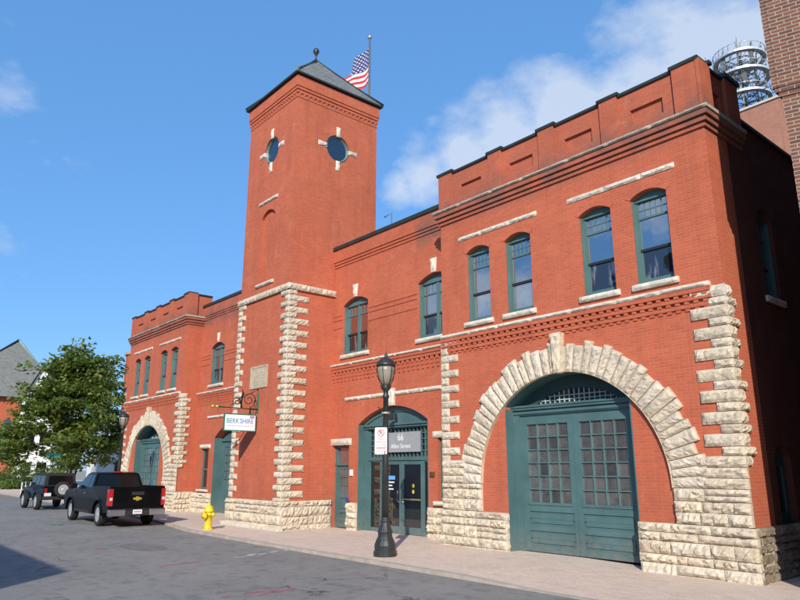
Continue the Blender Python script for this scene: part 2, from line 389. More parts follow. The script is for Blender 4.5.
def arc(cu, cv, r, a0, a1, n):
    return [(cu+r*cos(a0+(a1-a0)*i/n), cv+r*sin(a0+(a1-a0)*i/n)) for i in range(n+1)]
def segarch(u0, u1, zs, zc, n=14):
    """points of a segmental arch from the right springing to the left one"""
    w = (u1-u0)/2; h = zc-zs; r = (w*w+h*h)/(2*h); c = (u0+u1)/2; a = math.asin(w/r)
    return [(c+r*sin(a-2*a*i/n), zc-r+r*cos(a-2*a*i/n)) for i in range(n+1)]
def opening(u0, u1, z0, zs, zc): return [(u0, z0), (u1, z0)] + segarch(u0, u1, zs, zc)
def inset(u0, u1, z0, zs, zc, w): return [(u0+w, z0+w), (u1-w, z0+w)] + segarch(u0+w, u1-w, zs-w*.3, zc-w)

def window(f, u0, u1, z0, zs, zc, kind, seed=0, rec=.20, sill=True):
    """sash window with small panes on top"""
    w = MB(); r = .0
    op = opening(u0, u1, z0, zs, zc); d = -rec+.04; fw = .07
    zt = zs-.04                                          # underside of the arched head board
    wide = (u1-u0) > 1.1
    holes = []
    cols = [(u0+fw, (u0+u1)/2-.055), ((u0+u1)/2+.055, u1-fw)] if wide else [(u0+fw, u1-fw)]
    zg = zt-.40 if not wide else zt-.34                  # underside of the small pane band
    zm = z0+(zg-z0)*.52
    for a, b in cols: holes.append(R(a, z0+.08, b, zt))
    w.plate(op, holes, f, d, .05, edge=False)
    # head moulding
    w.slab(f, u0+.01, u1-.01, zt, zt+.035, d, d+.03)
    for a, b in ((u0+.002, u0+.035), (u1-.035, u1-.002)): w.slab(f, a, b, z0, zs-.01, d, -.07)
    for a, b in cols:
        w.slab(f, a, b, zg-.022, zg+.022, d-.05, d-.012)
        for x in (a, b-.035): w.slab(f, x, x+.035, zg, zt, d-.05, d-.02)
        for x in (a, b-.04): w.slab(f, x, x+.04, z0+.08, zg-.02, d-.05, d-.025)
        w.slab(f, a, b, z0+.08, z0+.14, d-.05, d-.02)
    fr = obj('window', w, TEAL_L if kind != 'dark' else TEAL, FS)
    m = MB(); rail = MB()
    for a, b in cols:
        n = 5 if not wide else 3; aa_, bb_ = a+.035, b-.035
        for i in range(1, n):
            x = aa_+(bb_-aa_)*i/n; m.slab(f, x-.011, x+.011, zg+.022, zt, d-.05, d-.03)
        if not wide:
            for q in (.5,):
                z = zg+(zt-zg)*q; m.slab(f, aa_, bb_, z-.011, z+.011, d-.05, d-.032)
        rail.slab(f, a+.001, b-.001, zm-.03, zm+.03, d-.05, d-.008)
    obj('muntins', m, TEAL_L if kind != 'dark' else TEAL, fr); obj('meeting_rail', rail, RAILD, fr)
    p = MB()
    for a, b in cols: p.plate(R(a-.01, zm-.01, b+.01, zt+.01), [], f, d-.045, 0)
    obj('upper_pane', p, GL if kind != 'dark' else GL_D, fr)
    p = MB()
    for a, b in cols: p.plate(R(a-.01, z0+.05, b+.01, zm-.01), [], f, d-.052, 0)
    obj('lower_pane', p, {'blind': GL_B, 'plain': GL_C, 'dark': GL_D}[kind], fr)
    if sill:
        s = MB(); s.block(f, u0-.1, u1+.1, z0-.13, z0, -rec, .09, rg(), nv=2, rough=.01); obj('sill', s, ST_TRIM, fr)
    return fr, op

def strip(f, u0, u1, z0, z1, d=.05, n=None, rough=.012):
    s = MB(); g = rg(); L = u1-u0; n = n or max(1, int(L/1.1)); e = [u0]
    for i in range(1, n): e.append(u0+L*i/n+g.uniform(-.15, .15))
    e.append(u1)
    for a, b in zip(e, e[1:]): s.block(f, a+.003, b-.003, z0, z1, 0, d, g, nv=2, rough=rough)
    return s

def ashlar(s, f, u0, u1, z0, z1, d, g, h=(.17, .3), L=(.35, .8), rough=.045):
    z = z0; rows = []
    while z < z1-.1:
        q = g.uniform(*h)
        if z1-(z+q) < .12: q = z1-z
        rows.append((z, min(z1, z+q))); z += q
    for a, b in rows:
        u = u0
        while u < u1-.01:
            q = g.uniform(*L)
            if u1-(u+q) < .25: q = u1-u
            if b-a > .24 and g.random() < .25 and q > .4:
                zm = a+(b-a)*g.uniform(.4, .6)
                for p, t in ((a, zm), (zm, b)): s.block(f, u+.007, u+q-.007, p+.006, t-.006, .0, d+g.uniform(-.02, .03), g, rough=rough*.7, nv=2)
            else: s.block(f, u+.007, u+q-.007, a+.006, b-.006, .0, d+g.uniform(-.02, .03), g, rough=rough)
            u += q

def corner_quoins(xc, yc, z0, z1, long_front, long_side, name='quoins', zig=.42, sgn=-1, short=.28, side_long=.46, side_short=.26, hl=.245):
    """blocks wrapped round an outer corner; front part runs to -x from xc (sgn=-1) or +x"""
    s = MB(); g = rg(); f = front(yc); fs = side(xc) if sgn < 0 else lside(xc)
    z = z1; k = 0
    while z > z0+.08:
        h = hl if k % 2 == 0 else zig-hl
        zb = max(z0, z-h)
        lf = (long_front if k % 2 == 0 else short)+g.uniform(-.03, .03); ls = (side_short if k % 2 == 0 else side_long) + g.uniform(-.03, .03)
        dd = .06+g.uniform(-.01, .012)
        if sgn < 0: s.block(f, xc-lf, xc+dd-.012, zb+.006, z-.006, 0, dd, g, rough=.022)
        else: s.block(f, xc-dd+.012, xc+lf, zb+.006, z-.006, 0, dd, g, rough=.022)
        if long_side:
            a, b = yc-.001, yc+ls
            s.block(fs, a-dd+.02, b, zb+.006, z-.006, 0, dd-.006, g, rough=.022)
        z = zb; k += 1
    return obj(name, s, ST, FS)

def corbels(f, u0, u1, zt, big=False, mb=None, d=0.):
    s = mb or MB()
    if not big:
        z = zt
        for dd in (.10, .07, .04):
            s.slab(f, u0, u1, z-.085, z, d, d+dd); z -= .085
            n = int((u1-u0)/.2); p = (u1-u0)/n
            for i in range(n): s.slab(f, u0+p*i+.03, u0+p*i+.13, z-.062, z, d, d+dd-.015)
            z -= .062
    else:
        s.slab(f, u0, u1, zt-.09, zt, d, d+.12); s.slab(f, u0, u1, zt-.19, zt-.09, d, d+.09)
        n = int((u1-u0)/.22); p = (u1-u0)/n
        for i in range(n):
            a = u0+p*i+.04
            s.slab(f, a, a+.12, zt-.30, zt-.19, d, d+.075); s.slab(f, a, a+.12, zt-.42, zt-.30, d, d+.05); s.slab(f, a+.015, a+.105, zt-.54, zt-.42, d, d+.028)
    return s

WD, SPR, RI, RO = 8.08, 1.58, 2.62, 3.26
def wing(x0, kinds, right_side):
    x1 = x0+WD; cx = (x0+x1)/2; f = front(0)
    dj0, dj1 = cx-1.78, cx+1.78
    ca = math.acos(1.78/RI)
    dz = SPR+RI*sin(ca)
    door_hole = [(dj0, 0.), (dj1, 0.)] + arc(cx, SPR, RI, ca, pi-ca, 24)
    wins = [(x0+1.03, x0+1.90), (x0+2.45, x0+3.33), (x1-3.25, x1-2.37), (x1-1.86, x1-.98)]
    holes = []
    for (a, b), k in zip(wins, kinds):
        fr, op = window(f, a, b, 5.90, 7.90, 8.05, k); holes.append(op)
    # parapet insets
    ins = [(x0+.95, x0+1.72), (x0+2.9, x0+3.55), (x1-3.45, x1-2.62), (x1-1.5, x1-.78)]
    pil = [(x0, x0+.55), (x0+2.02, x0+2.5), (cx-.25, cx+.25), (x1-2.42, x1-1.94), (x1-.55, x1)]
    ins = []
    for (a, b), (c, e) in zip(pil, pil[1:]): m = (b+c)/2; ins.append((m-.4, m+.4))
    holes2 = [R(a, 9.72, b, 10.1) for a, b in ins]
    w = MB(); out = [(x0, 0), (dj0, 0)] + [(p[0], p[1]) for p in reversed(door_hole[2:])] + [(dj1, 0), (x1, 0), (x1, 10.56), (x0, 10.56)]
    w.plate(out, holes+holes2, f, 0, .24, edge=False)
    for a, b in ins: w.plate(R(a, 9.72, b, 10.1), [], f, -.07, 0)
    # door reveal in brick
    seq = [(dj0, 0)] + [p for p in reversed(door_hole[2:])] + [(dj1, 0)]
    for a, b in zip(seq, seq[1:]): w.face([f(*a, 0), f(*b, 0), f(*b, -.45), f(*a, -.45)])
    for a, b in pil: w.slab(f, a, b, 9.46, 10.60, 0, .07)
    # cornice courses
    for a, b, d in ((9.02, 9.10, .05), (9.125, 9.225, .10), (9.25, 9.355, .15)):
        w.slab(f, x0-d, x1+d, a, b, 0, d)
        if right_side == 'long':
            w.slab(side(x1), 0, 1.78, a, b, 0, d)
        else: w.slab(side(x1), 0, .85, a, b, 0, d)
    w.slab(f, x0, x1, 9.10, 9.125, 0, .03); w.slab(f, x0, x1, 9.225, 9.25, 0, .06)
    corbels(f, x0+.02, x1-.24, 5.55, mb=w)
    # brick arches over the windows: a shallow ring standing just proud
    for a, b in wins:
        pts_o = segarch(a-.10, b+.10, 7.96, 8.33); pts_i = segarch(a, b, 7.90, 8.05)
        for p, q, p2, q2 in zip(pts_o, pts_o[1:], pts_i, pts_i[1:]): w.face([f(*p, .012), f(*q, .012), f(*q2, .012), f(*p2, .012)])
    # flanks
    if right_side == 'long':
        fs = side(x1)
        fr, op = window(fs, 2.15, 2.95, 5.65, 7.55, 7.8, 'dark', sill=True)
        dop = opening(1.38, 2.2, 0, 2.18, 2.42)
        w.plate(R(0, 0, 1.05, 9.4), [], fs, 0, 0)
        aw = MB(); aw.plate(R(1.05, 0, 14, 9.4), [op, dop], fs, 0, .2, edge=False); obj('alley_wall', aw, BR_SHADE, FS)  # shaded stretch of the side wall, shade painted by the darker brick
        w.plate([(0, 9.4), (1.78, 9.4), (1.78, 10.56), (0, 10.56)], [R(.62, 9.72, .98, 10.1)], fs, 0, .07)
        w.plate(R(.62, 9.72, .98, 10.1), [], fs, -.07, 0)
        w.slab(fs, -.085, .42, 9.46, 10.62, 0, .085); w.slab(fs, 1.15, 1.78, 9.46, 10.62, 0, .085)
        aw = MB(); aw.plate([(1.78, 9.4), (14, 9.4), (14, 9.75), (1.78, 9.75)], [], fs, 0, .3); obj('alley_parapet', aw, BR_SHADE, FS)
        dd = MB(); dd.plate(opening(1.38, 2.2, 0, 2.18, 2.42), [R(1.5, 1.1, 2.08, 2.0)], fs, -.14, .05); sdr = obj('side_door', dd, TEAL_D, FS)
        g = MB(); g.plate(R(1.49, 1.09, 2.09, 2.01), [], fs, -.17, 0); obj('pane', g, GL_D, sdr)
    else:
        w.plate(R(0, 0, 1.2, 10.56), [], side(x1), 0, 0)
        w.slab(side(x1), -.085, .4, 9.46, 10.62, 0, .085)
    w.plate(R(0, 0, 14 if right_side != 'long' else 1.0, 10.56), [], lside(x0), 0, 0)
    obj('wall', w, BR, FS)
    # copings
    c = MB()
    for (a, b), (e, g_) in zip(pil, pil[1:]): c.slab(f, b, e, 10.56, 10.63, -.3, .05)
    for k, (a, b) in enumerate(pil): c.slab(f, a-.05 if k else a-.06, b+.05 if k < 4 else b+.07, 10.60, 10.68, -.4, .10)
    fs = side(x1)
    if right_side == 'long':
        c.slab(fs, .40, 1.1, 10.56, 10.63, -.3, .05); c.slab(fs, .32, .47, 10.62, 10.70, -.3, .135); c.slab(fs, 1.1, 1.83, 10.62, 10.72, -.4, .14)
        c.slab(fs, 1.83, 14, 9.75, 9.83, -.3, .07)
    else:
        c.slab(fs, .40, 1.2, 10.56, 10.63, -.3, .05)
    obj('coping', c, COPE, FS)
    s = strip(f, x0-.2, x1+.18, 9.38, 9.46, .20, n=7, rough=.006)
    for b in (MB(),):
        s.slab(fs, 0.0, 1.78 if right_side == 'long' else .85, 9.38, 9.46, 0, .18)
    obj('cornice_stone', s, ST_GREY, FS)
    obj('band_course', strip(f, x0, x1-.24 if True else x1, 5.56, 5.655, .13, n=7, rough=.008), ST_TRIM, FS)
    for a, b in ((wins[0][0]-.3, wins[1][1]+.25), (wins[2][0]-.3, wins[3][1]+.25)): obj('lintel', strip(f, a, b, 8.34, 8.46, .05, n=3), ST_TRIM, FS)
    # great stone arch
    s = MB(); g = rg(); n = 41
    pol = lambda a, r, d: (cx+r*cos(a), -d, SPR+r*sin(a))
    e = [0.]
    for i in range(n): e.append(e[-1]+g.uniform(.8, 1.2))
    e = [x/e[-1]*pi for x in e]
    for i in range(n):
        if abs((e[i]+e[i+1])/2-pi/2) < .035: continue
        ro = RO + g.choice((-.02, .02, .06, .11)) + (.0 if .25 < e[i] < 2.9 else .0)
        a0, a1 = e[i]+.0035, e[i+1]-.0035
        s.block(lambda v, u, d: pol(u, v, d), RI-.01, ro, a1, a0, -.05, .095+g.uniform(-.012, .016), g, nu=8, nv=3, rough=.02)
    s.block(lambda u, v, d: (cx+(u-cx)*(1+.62*(v-4.5)), -d, v), cx-.115, cx+.115, SPR+RI-.03, SPR+RO+.30, -.05, .19, g, nu=4, nv=9, rough=.03)
    # intrados lining
    for p, q in zip(arc(cx, SPR, RI-.012, 0, pi, 40), arc(cx, SPR, RI-.012, 0, pi, 40)[1:]): s.face([f(*p, .1), f(*q, .1), f(*q, 0), f(*p, 0)])
    obj('stone_arch', s, ST, FS)
    m = MB()
    ra = arc(cx, SPR, RI+.004, 0, pi, 40); rb = arc(cx, SPR, RO-.03, 0, pi, 40)
    for p, q, p2, q2 in zip(ra, ra[1:], rb, rb[1:]): m.face([f(*p, .035), f(*q, .035), f(*q2, .035), f(*p2, .035)])
    # piers and plinth
    for sg, a, b in ((-1, x0, cx-RI), (1, cx+RI, x1+.06)):    # pier, then stones filling the haunch beside the arch foot
        s = MB(); ashlar(s, f, a, b, .9, 1.58, .11, g); m.plate(R(a+.02, .88, b-.02, 1.58), [], f, .045, 0)
        zz = 1.58
        while zz < 2.1:
            zt = zz+.2; xi = sqrt(max(0, (RO-.02)**2-(zt-SPR)**2)); xo = 4.04
            if sg < 0: s.block(f, x0, cx-xi, zz+.006, zt-.006, 0, .10, g); m.plate(R(x0, zz, cx-xi, zt), [], f, .03, 0)
            else: s.block(f, cx+xi, x1+.06, zz+.006, zt-.006, 0, .10, g); m.plate(R(cx+xi, zz, x1, zt), [], f, .03, 0)
            zz = zt
        obj('stone_pier', s, ST, FS)
    for a, b, sg in ((x0-.05, dj0, 1), (dj1, x1+.12, -1)):
        s = MB(); ashlar(s, f, a, b, -.2, .9, .15, g, h=(.16, .34), L=(.3, .95), rough=.04); m.plate(R(a+.02, -.2, b-.02, .885), [], f, .075, 0)
        for k in range(4):                              # returns into the door reveal
            fr_ = (lambda a, v, d: (dj0+d-.0, a, v)) if sg > 0 else (lambda a, v, d: (dj1-d, a, v))
            s.block(fr_, -.13, .2, .225*k+.006, .225*(k+1)-.006, -.02, .012, g, nv=2, rough=.01)
        obj('stone_plinth', s, ST, FS)
    if right_side == 'long':
        s = MB(); ashlar(s, side(x1), -.12, 14, -.3, .9, .09, g, h=(.12, .24), L=(.16, .42), rough=.03); obj('fieldstone_plinth', s, ST_SIDE, FS)
        m.plate(R(-.07, -.3, 14, .885), [], side(x1), .055, 0)
    else:
        s = MB(); ashlar(s, side(x1), -.12, .85, -.1, .9, .13, g); obj('stone_plinth', s, ST, FS)
    obj('mortar_bed', m, MORTAR, FS)
    # quoins above the piers
    corner_quoins(x1, 0, 2.0, 5.555, .70, True, short=.36)
    s = MB(); z = 5.5; k = 0
    while z > 2.05:                                     # left corner
        h = .205 if k % 2 == 0 else .22
        s.block(f, x0-.05, x0+(.62 if k % 2 == 0 else .25), z-h+.006, z-.006, 0, .058, g, rough=.018); z -= h; k += 1
    obj('quoins', s, ST, FS)
    # ---------------- vehicle door
    fd = front(.30)
    D = MB(); ro = 2.60
    cz = lambda x, r: SPR+sqrt(max(0, r*r-(x-cx)**2))
    oc = math.acos(1.77/ro); ri = 2.30; ti = 3.52
    x_in = sqrt(ri*ri-(ti-SPR)**2)
    outl = [(dj0+.005, 3.27), (dj1-.005, 3.27)] + arc(cx, SPR, ro, oc, pi-oc, 24)
    lun = [(cx-x_in, ti), (cx+x_in, ti)] + arc(cx, SPR, ri, math.acos(x_in/ri), pi-math.acos(x_in/ri), 20)
    fU = front(.56); D.cur = 1; D.plate(outl, [lun], fU, 0, .08); D.cur = 0; D.slab(fd, dj0+.005, dj1-.005, 3.27, 3.52, -.26, 0)  # board above the lunette takes the dark teal, shadow put into its colour
    D.slab(fd, dj0+.005, dj0+.2, 0, 3.27, -.1, 0); D.slab(fd, dj1-.2, dj1-.005, 0, 3.27, -.1, 0)
    D.slab(fd, dj0+.005, dj1-.005, 3.40, 3.46, 0, .07); D.slab(fd, dj0+.005, dj1-.005, 3.30, 3.36, 0, .03); D.slab(fd, dj0+.005, dj1-.005, 3.46, 3.49, 0, .10)
    # panelled reveal boards
    D.slab(lambda u, v, d: (dj0+d, u, v), -.0, .30, .0, 3.42, 0, .03); D.slab(lambda u, v, d: (dj1-d, u, v), -.0, .30, 0, 3.42, 0, .03)
    for p, q in zip(arc(cx, SPR, ro+.005, oc, pi-oc, 24), arc(cx, SPR, ro+.005, oc, pi-oc, 24)[1:]): D.face([f(*p, -.02), f(*q, -.02), f(*q, -.56), f(*p, -.56)])
    fr = obj('door_frame', D, [TEAL, TEAL_D], FS)
    g_ = MB(); g_.plate(lun, [], fU, -.06, 0); obj('lunette_glass', g_, GL_D, fr)
    mt = MB()
    nn = 17
    for i in range(1, nn):
        x = cx-x_in+2*x_in*i/nn; h = cz(x, ri-.01)
        if h > ti+.03: mt.slab(fU, x-.011, x+.011, ti, h, -.05, -.02)
    for z in (ti+.1, ti+.2):
        if z < SPR+ri:
            q = sqrt(ri*ri-(z-SPR)**2); mt.slab(fU, cx-q, cx+q, z-.011, z+.011, -.05, -.022)
    obj('lunette_muntins', mt, MUNT, fr)
    fl = front(.35)
    for a, b, sg in ((dj0+.2, cx-.004, 1), (cx+.004, dj1-.2, -1)):
        w_ = MB(); ga, gb = a+.19, b-.15
        if sg < 0: ga, gb = a+.17, b-.17
        panels = [R(ga-.02, .16, gb+.06, .50), R(ga-.02, .62, gb+.06, .95)]
        w_.plate(R(a, .02, b, 3.27), [R(ga, 1.16, gb, 3.04)]+panels, fl, 0, .05)
        for p in panels:
            (u0, v0), _, (u1, v1), _ = p
            w_.plate(p, [], fl, -.03, 0); w_.slab(fl, u0+.06, u1-.06, v0+.06, v1-.06, -.03, -.008)
            w_.slab(fl, u0, u1, (v0+v1)/2-.004, (v0+v1)/2+.004, -.03, -.002)
        w_.slab(fl, ga-.03, gb+.03, 1.10, 1.16, 0, .02)
        leaf = obj('door_leaf', w_, TEAL, FS)
        m2 = MB()
        for i in range(1, 4): x = ga+(gb-ga)*i/4; m2.slab(fl, x-.013, x+.013, 1.16, 3.04, -.05, -.008)
        for i in range(1, 6): z = 1.16+1.88*i/6; m2.slab(fl, ga, gb, z-.013, z+.013, -.05, -.010)
        obj('muntins', m2, TEAL_L, leaf)
        p = MB()
        for i in range(4):
            for j in range(6):
                u0, u1 = ga+(gb-ga)*i/4, ga+(gb-ga)*(i+1)/4; z0, z1 = 1.16+1.88*j/6, 1.16+1.88*(j+1)/6
                p.cur = g.choice((0, 0, 1, 1, 2)); t1, t2 = g.uniform(-.008, .008), g.uniform(-.006, .006)
                p.face([fl(u0, z0, -.05+t1), fl(u1, z0, -.05+t2), fl(u1, z1, -.05-t1), fl(u0, z1, -.05-t2)])
        obj('panes', p, [GL_PANE, GL_PANE2, GL_PANE3], leaf)
        continue
        h = MB(); hx = b-.07 if sg > 0 else a+.07
        h.slab(fl, hx-.03, hx+.03, 1.0, 1.16, 0, .012); h.lathe([(.0, 0), (.022, .0), (.022, .05), (0, .06)], o=(hx, .28, 1.08), n=10, axis='y'); obj('handle', h, BLACK, leaf)
GL_PANE = glass('old_pane_glass', (.13, .125, .125), .24, nscale=4., wav=.25)
GL_PANE2 = glass('pale_pane_glass', (.17, .165, .16), .24, nscale=4., wav=.25); GL_PANE3 = glass('dim_pane_glass', (.09, .09, .092), .24, nscale=4., wav=.25)
wing(-WD, ['blind', 'blind', 'plain', 'plain'], 'long')
wing(-34.45, ['blind', 'blind', 'blind', 'blind'], 'short')

# ------------------------------------------------------------------ tower
TX0, TX1, TY0, TY1 = -18.1, -14.42, -1.35, 2.5
ft, fts = front(TY0), side(TX1); tcx, tcy = (TX0+TX1)/2, (TY0+TY1)/2
w = MB(); rcx = -16.22
circ = lambda c, r: arc(c, 14.2, r, 0, 2*pi, 32)[:-1]
slot = opening(-16.75, -15.7, 8.80, 11.42, 11.70)
w.plate(R(TX0, 0, TX1, 16.68), [circ(rcx, .56), slot], ft, 0, .2, edge=False)
w.plate(slot, [], ft, -.11, 0)
w.plate(R(TY0, 0, TY1, 16.68), [circ(tcy, .56)], fts, 0, .2, edge=False)
w.plate(R(TY0, 0, TY1, 16.68), [], lside(TX0), 0, 0); w.plate(R(TX0, 9, TX1, 16.68), [], back(TY1), 0, 0)
for a, b, d in ((15.78, 15.88, .02), (15.96, 16.06, .04), (16.10, 16.20, .06), (16.22, 16.68, .085)):
    w.slab(ft, TX0-d, TX1+d, a, b, 0, d); w.slab(fts, TY0, TY1+d, a, b, 0, d); w.slab(lside(TX0), TY0, TY1+d, a, b, 0, d)
n = 19
for i in range(n):
    for fn, u0, u1 in ((ft, TX0, TX1), (fts, TY0, TY1)):
        p = (u1-u0)/n; w.slab(fn, u0+p*i+.05, u0+p*i+.14, 15.88, 15.96, 0, .035)
# brick ring round each round window
for fn, c in ((ft, rcx), (fts, tcy)):
    a, b = arc(c, 14.2, .565, 0, 2*pi, 32), arc(c, 14.2, .78, 0, 2*pi, 32)
    for p, q, p2, q2 in zip(a, a[1:], b, b[1:]): w.face([fn(*p, .004), fn(*q, .004), fn(*q2, .004), fn(*p2, .004)])
w.slab(ft, TX0+.02, TX0+.9, 6.2, 6.21, 0, .004)
obj('tower_wall', w, BR, FS)
r_ = MB(); e = .19; zb = 16.68
for a, b in (((TX0-e, TY0-e), (TX1+e, TY0-e)), ((TX1+e, TY0-e), (TX1+e, TY1+e)), ((TX1+e, TY1+e), (TX0-e, TY1+e)), ((TX0-e, TY1+e), (TX0-e, TY0-e))):
    r_.face([(*a, zb+.1), (*b, zb+.1), (tcx, tcy, 19.05)])
SLATE = NT('roof_slate'); tc, sp, uv = planar(SLATE)
bt = SLATE.node('ShaderNodeTexBrick', offset=.5)
cbz = SLATE.node('ShaderNodeCombineXYZ'); sx = SLATE.node('ShaderNodeSeparateXYZ'); SLATE.link(uv, sx.inputs[0]); SLATE.link(sx.outputs[0], cbz.inputs[0]); SLATE.link(sp.outputs[2], cbz.inputs[1]); SLATE.link(cbz.outputs[0], bt.inputs['Vector'])
for k, v in (('Scale', 1.), ('Mortar Size', .008), ('Brick Width', .26), ('Row Height', .13)): bt.inputs[k].default_value = v
bt.inputs['Color1'].default_value = (.13, .14, .135, 1); bt.inputs['Color2'].default_value = (.20, .20, .18, 1); bt.inputs['Mortar'].default_value = (.05, .055, .055, 1)
nz = SLATE.noise(tc.outputs['Object'], 2.2, 5)
SLATE.color(SLATE.mix(SLATE.maprange(nz, .4, .7, 0, .55), bt.outputs['Color'], (.20, .20, .17))); SLATE.b.inputs['Roughness'].default_value = .7
SLATE.bump(SLATE.math('SUBTRACT', 1., bt.outputs['Fac']), .5, .01); SLATE = SLATE.m
rf = obj('tower_roof', r_, SLATE, FS)
COPPER = simple('verdigris_copper', (.27, .37, .34), .6, var=.3, scale=5)
h = MB()
for x, y in ((TX0-e, TY0-e), (TX1+e, TY0-e), (TX1+e, TY1+e), (TX0-e, TY1+e)): h.tube([(x, y, zb+.115), (tcx, tcy, 19.07)], .075, 6)
obj('hip_flashing', h, COPPER, rf)
h = MB(); h.box(TX0-e, TX1+e, TY0-e, TY1+e, zb+.03, zb+.097); obj('eave', h, COPE, rf)
h = MB(); h.lathe([(.10, 18.9), (.05, 19.1), (.035, 19.32), (.10, 19.42), (.14, 19.53), (.10, 19.64), (.0, 19.69)], o=(tcx, tcy, 0), n=14); obj('finial', h, BLACK, rf)
for fn, c in ((ft, rcx), (fts, tcy)):                    # round windows
    q = MB(); a, b, b2 = circ(c, .56), circ(c, .455), circ(c, .51)
    for i in range(32):
        j = (i+1) % 32
        q.face([fn(*a[i], -.06), fn(*a[j], -.06), fn(*b2[j], -.03), fn(*b2[i], -.03)]); q.face([fn(*b2[i], -.03), fn(*b2[j], -.03), fn(*b[j], -.1), fn(*b[i], -.1)])
    rw = obj('round_window', q, TEAL_L, FS)
    q = MB(); q.plate(circ(c, .47), [], fn, -.1, 0); obj('pane', q, GL_D, rw)
    for k in range(4):
        an = k*pi/2
        q = MB()
        s1 = lambda u, v, d, an=an: fn(c+cos(an)*v-sin(an)*u*(1+.35*(v-.5)), 14.2+sin(an)*v+cos(an)*u*(1+.35*(v-.5)), d)
        q.block(s1, -.085, .085, .52, .93, -.05, .05, rg(), nu=3, nv=4, rough=.012)
        obj('keystone', q, ST_TRIM, rw)
s = strip(ft, TX0-.1, TX1+.07, 8.16, 8.37, .12, n=5, rough=.02); t_ = strip(fts, TY0-.1, .6, 8.16, 8.37, .115, n=3, rough=.02)
k = len(s.v); s.v += t_.v; s.f += [tuple(i+k for i in q) for q in t_.f]; s.mi += t_.mi; s.sm += t_.sm
obj('band_course', s, ST, FS)
obj('lintel', strip(ft, -17.0, -15.55, 12.03, 12.15, .06, n=1), ST_TRIM, FS); obj('sill', strip(ft, -16.92, -15.6, 8.66, 8.78, .08, n=1), ST_TRIM, FS)
corner_quoins(TX1, TY0, .9, 8.16, .52, True, side_long=.80, side_short=.34, short=.26, hl=.20)
# left corner of the tower: narrow column with long stones to the right
s = MB(); g = rg(); z = 8.16; k = 0
while z > .95:
    h = .205 if k % 2 == 0 else .22
    s.block(ft, TX0-.06, TX0+(.50 if k % 2 == 0 else .22), max(.9, z-h)+.006, z-.006, 0, .058, g, rough=.018); z -= h; k += 1
obj('quoins', s, ST, FS)
s = MB(); m = MB(); g = rg()
ashlar(s, ft, TX0-.1, TX1+.12, -.1, .92, .13, g, h=(.2, .32), L=(.5, 1.1), rough=.045); ashlar(s, fts, TY0-.1, .6, -.1, .92, .12, g, h=(.2, .32), L=(.5, 1.), rough=.045)
m.plate(R(TX0-.08, -.1, TX1+.1, .9), [], ft, .07, 0); m.plate(R(TY0-.07, -.1, .58, .9), [], fts, .07, 0)
s.block(ft, TX0-.25, TX0+2.2, -.1, .13, 0, .26, g, rough=.02); s.block(ft, TX0+2.2, TX1+.18, -.1, .11, 0, .22, g, rough=.02)
obj('stone_plinth', s, ST, FS); obj('mortar_bed', m, MORTAR, FS)
# carved date stone
s = MB(); s.plate(R(-16.95, 4.80, -15.70, 5.62), [R(-16.88, 4.87, -15.77, 5.55)], ft, .035, .035); s.plate(R(-16.88, 4.87, -15.77, 5.55), [], ft, .018, 0)
ds = obj('inscribed_stone', s, ST_BUFF, FS)
s = MB(); g = rg()
for row in range(6):
    z = 5.47-row*.105; x = -16.82
    while x < -15.86:
        L = g.uniform(.03, .055)
        s.slab(ft, x, x+L*.8, z-.024, z+.024, .018, .022) if g.random() > .14 else None; x += L+.012
obj('carved_inscription', s, simple('carved_stone_shadow', (.40, .335, .24), .9), ds)

# ------------------------------------------------------------------ linking walls
def gutter(f, u0, u1, z, parent=FS):
    c = MB(); c.slab(f, u0, u1, z-.13, z, -.3, .14); c.slab(f, u0, u1, z-.16, z-.13, -.2, .07); obj('gutter', c, COPE, parent)
def mid(u0, u1, c, wins, low_holes, sides):
    f = front(c); holes = []
    for a, b, key in wins:
        fr, op = window(f, a, b, 5.90, 7.70, 7.93, 'plain'); holes.append(op)
        s = MB(); m_ = (a+b)/2
        s.block(lambda u, v, d: f(m_+(u-m_)*(1+.9*(v-7.92)), v, d), m_-.1, m_+.1, 7.94, 8.40, 0, .06, rg(), nu=3, nv=4, rough=.015); obj('keystone', s, ST_TRIM, FS)
    w = MB(); w.plate([(u0, -.1)]+low_holes+[(u1, -.1), (u1, 9.98), (u0, 9.98)], holes+sides, f, 0, .2, edge=False)
    if low_holes:
        for a, b in zip(low_holes, low_holes[1:]): w.face([f(*a, 0), f(*b, 0), f(*b, -.5), f(*a, -.5)])
    for a, b, d in ((9.26, 9.34, .03), (9.36, 9.44, .06), (9.46, 9.98, .09)): w.slab(f, u0, u1, a, b, 0, d)
    es = [u0] + [x for a, b, _ in wins for x in (a-.04, b+.04)] + [u1]
    for a, b in zip(es[::2], es[1::2]):
        if b > a+.05:
            for z in (6.92, 7.22, 7.38): w.slab(f, a, b, z, z+.07, 0, .022)
    corbels(f, u0, u1, 5.50, big=True, mb=w)
    obj('wall', w, BR, FS); gutter(f, u0, u1, 10.06)
    obj('band_course', strip(f, u0, u1, 5.5, 5.58, .17, n=5, rough=.008), ST_TRIM, FS)
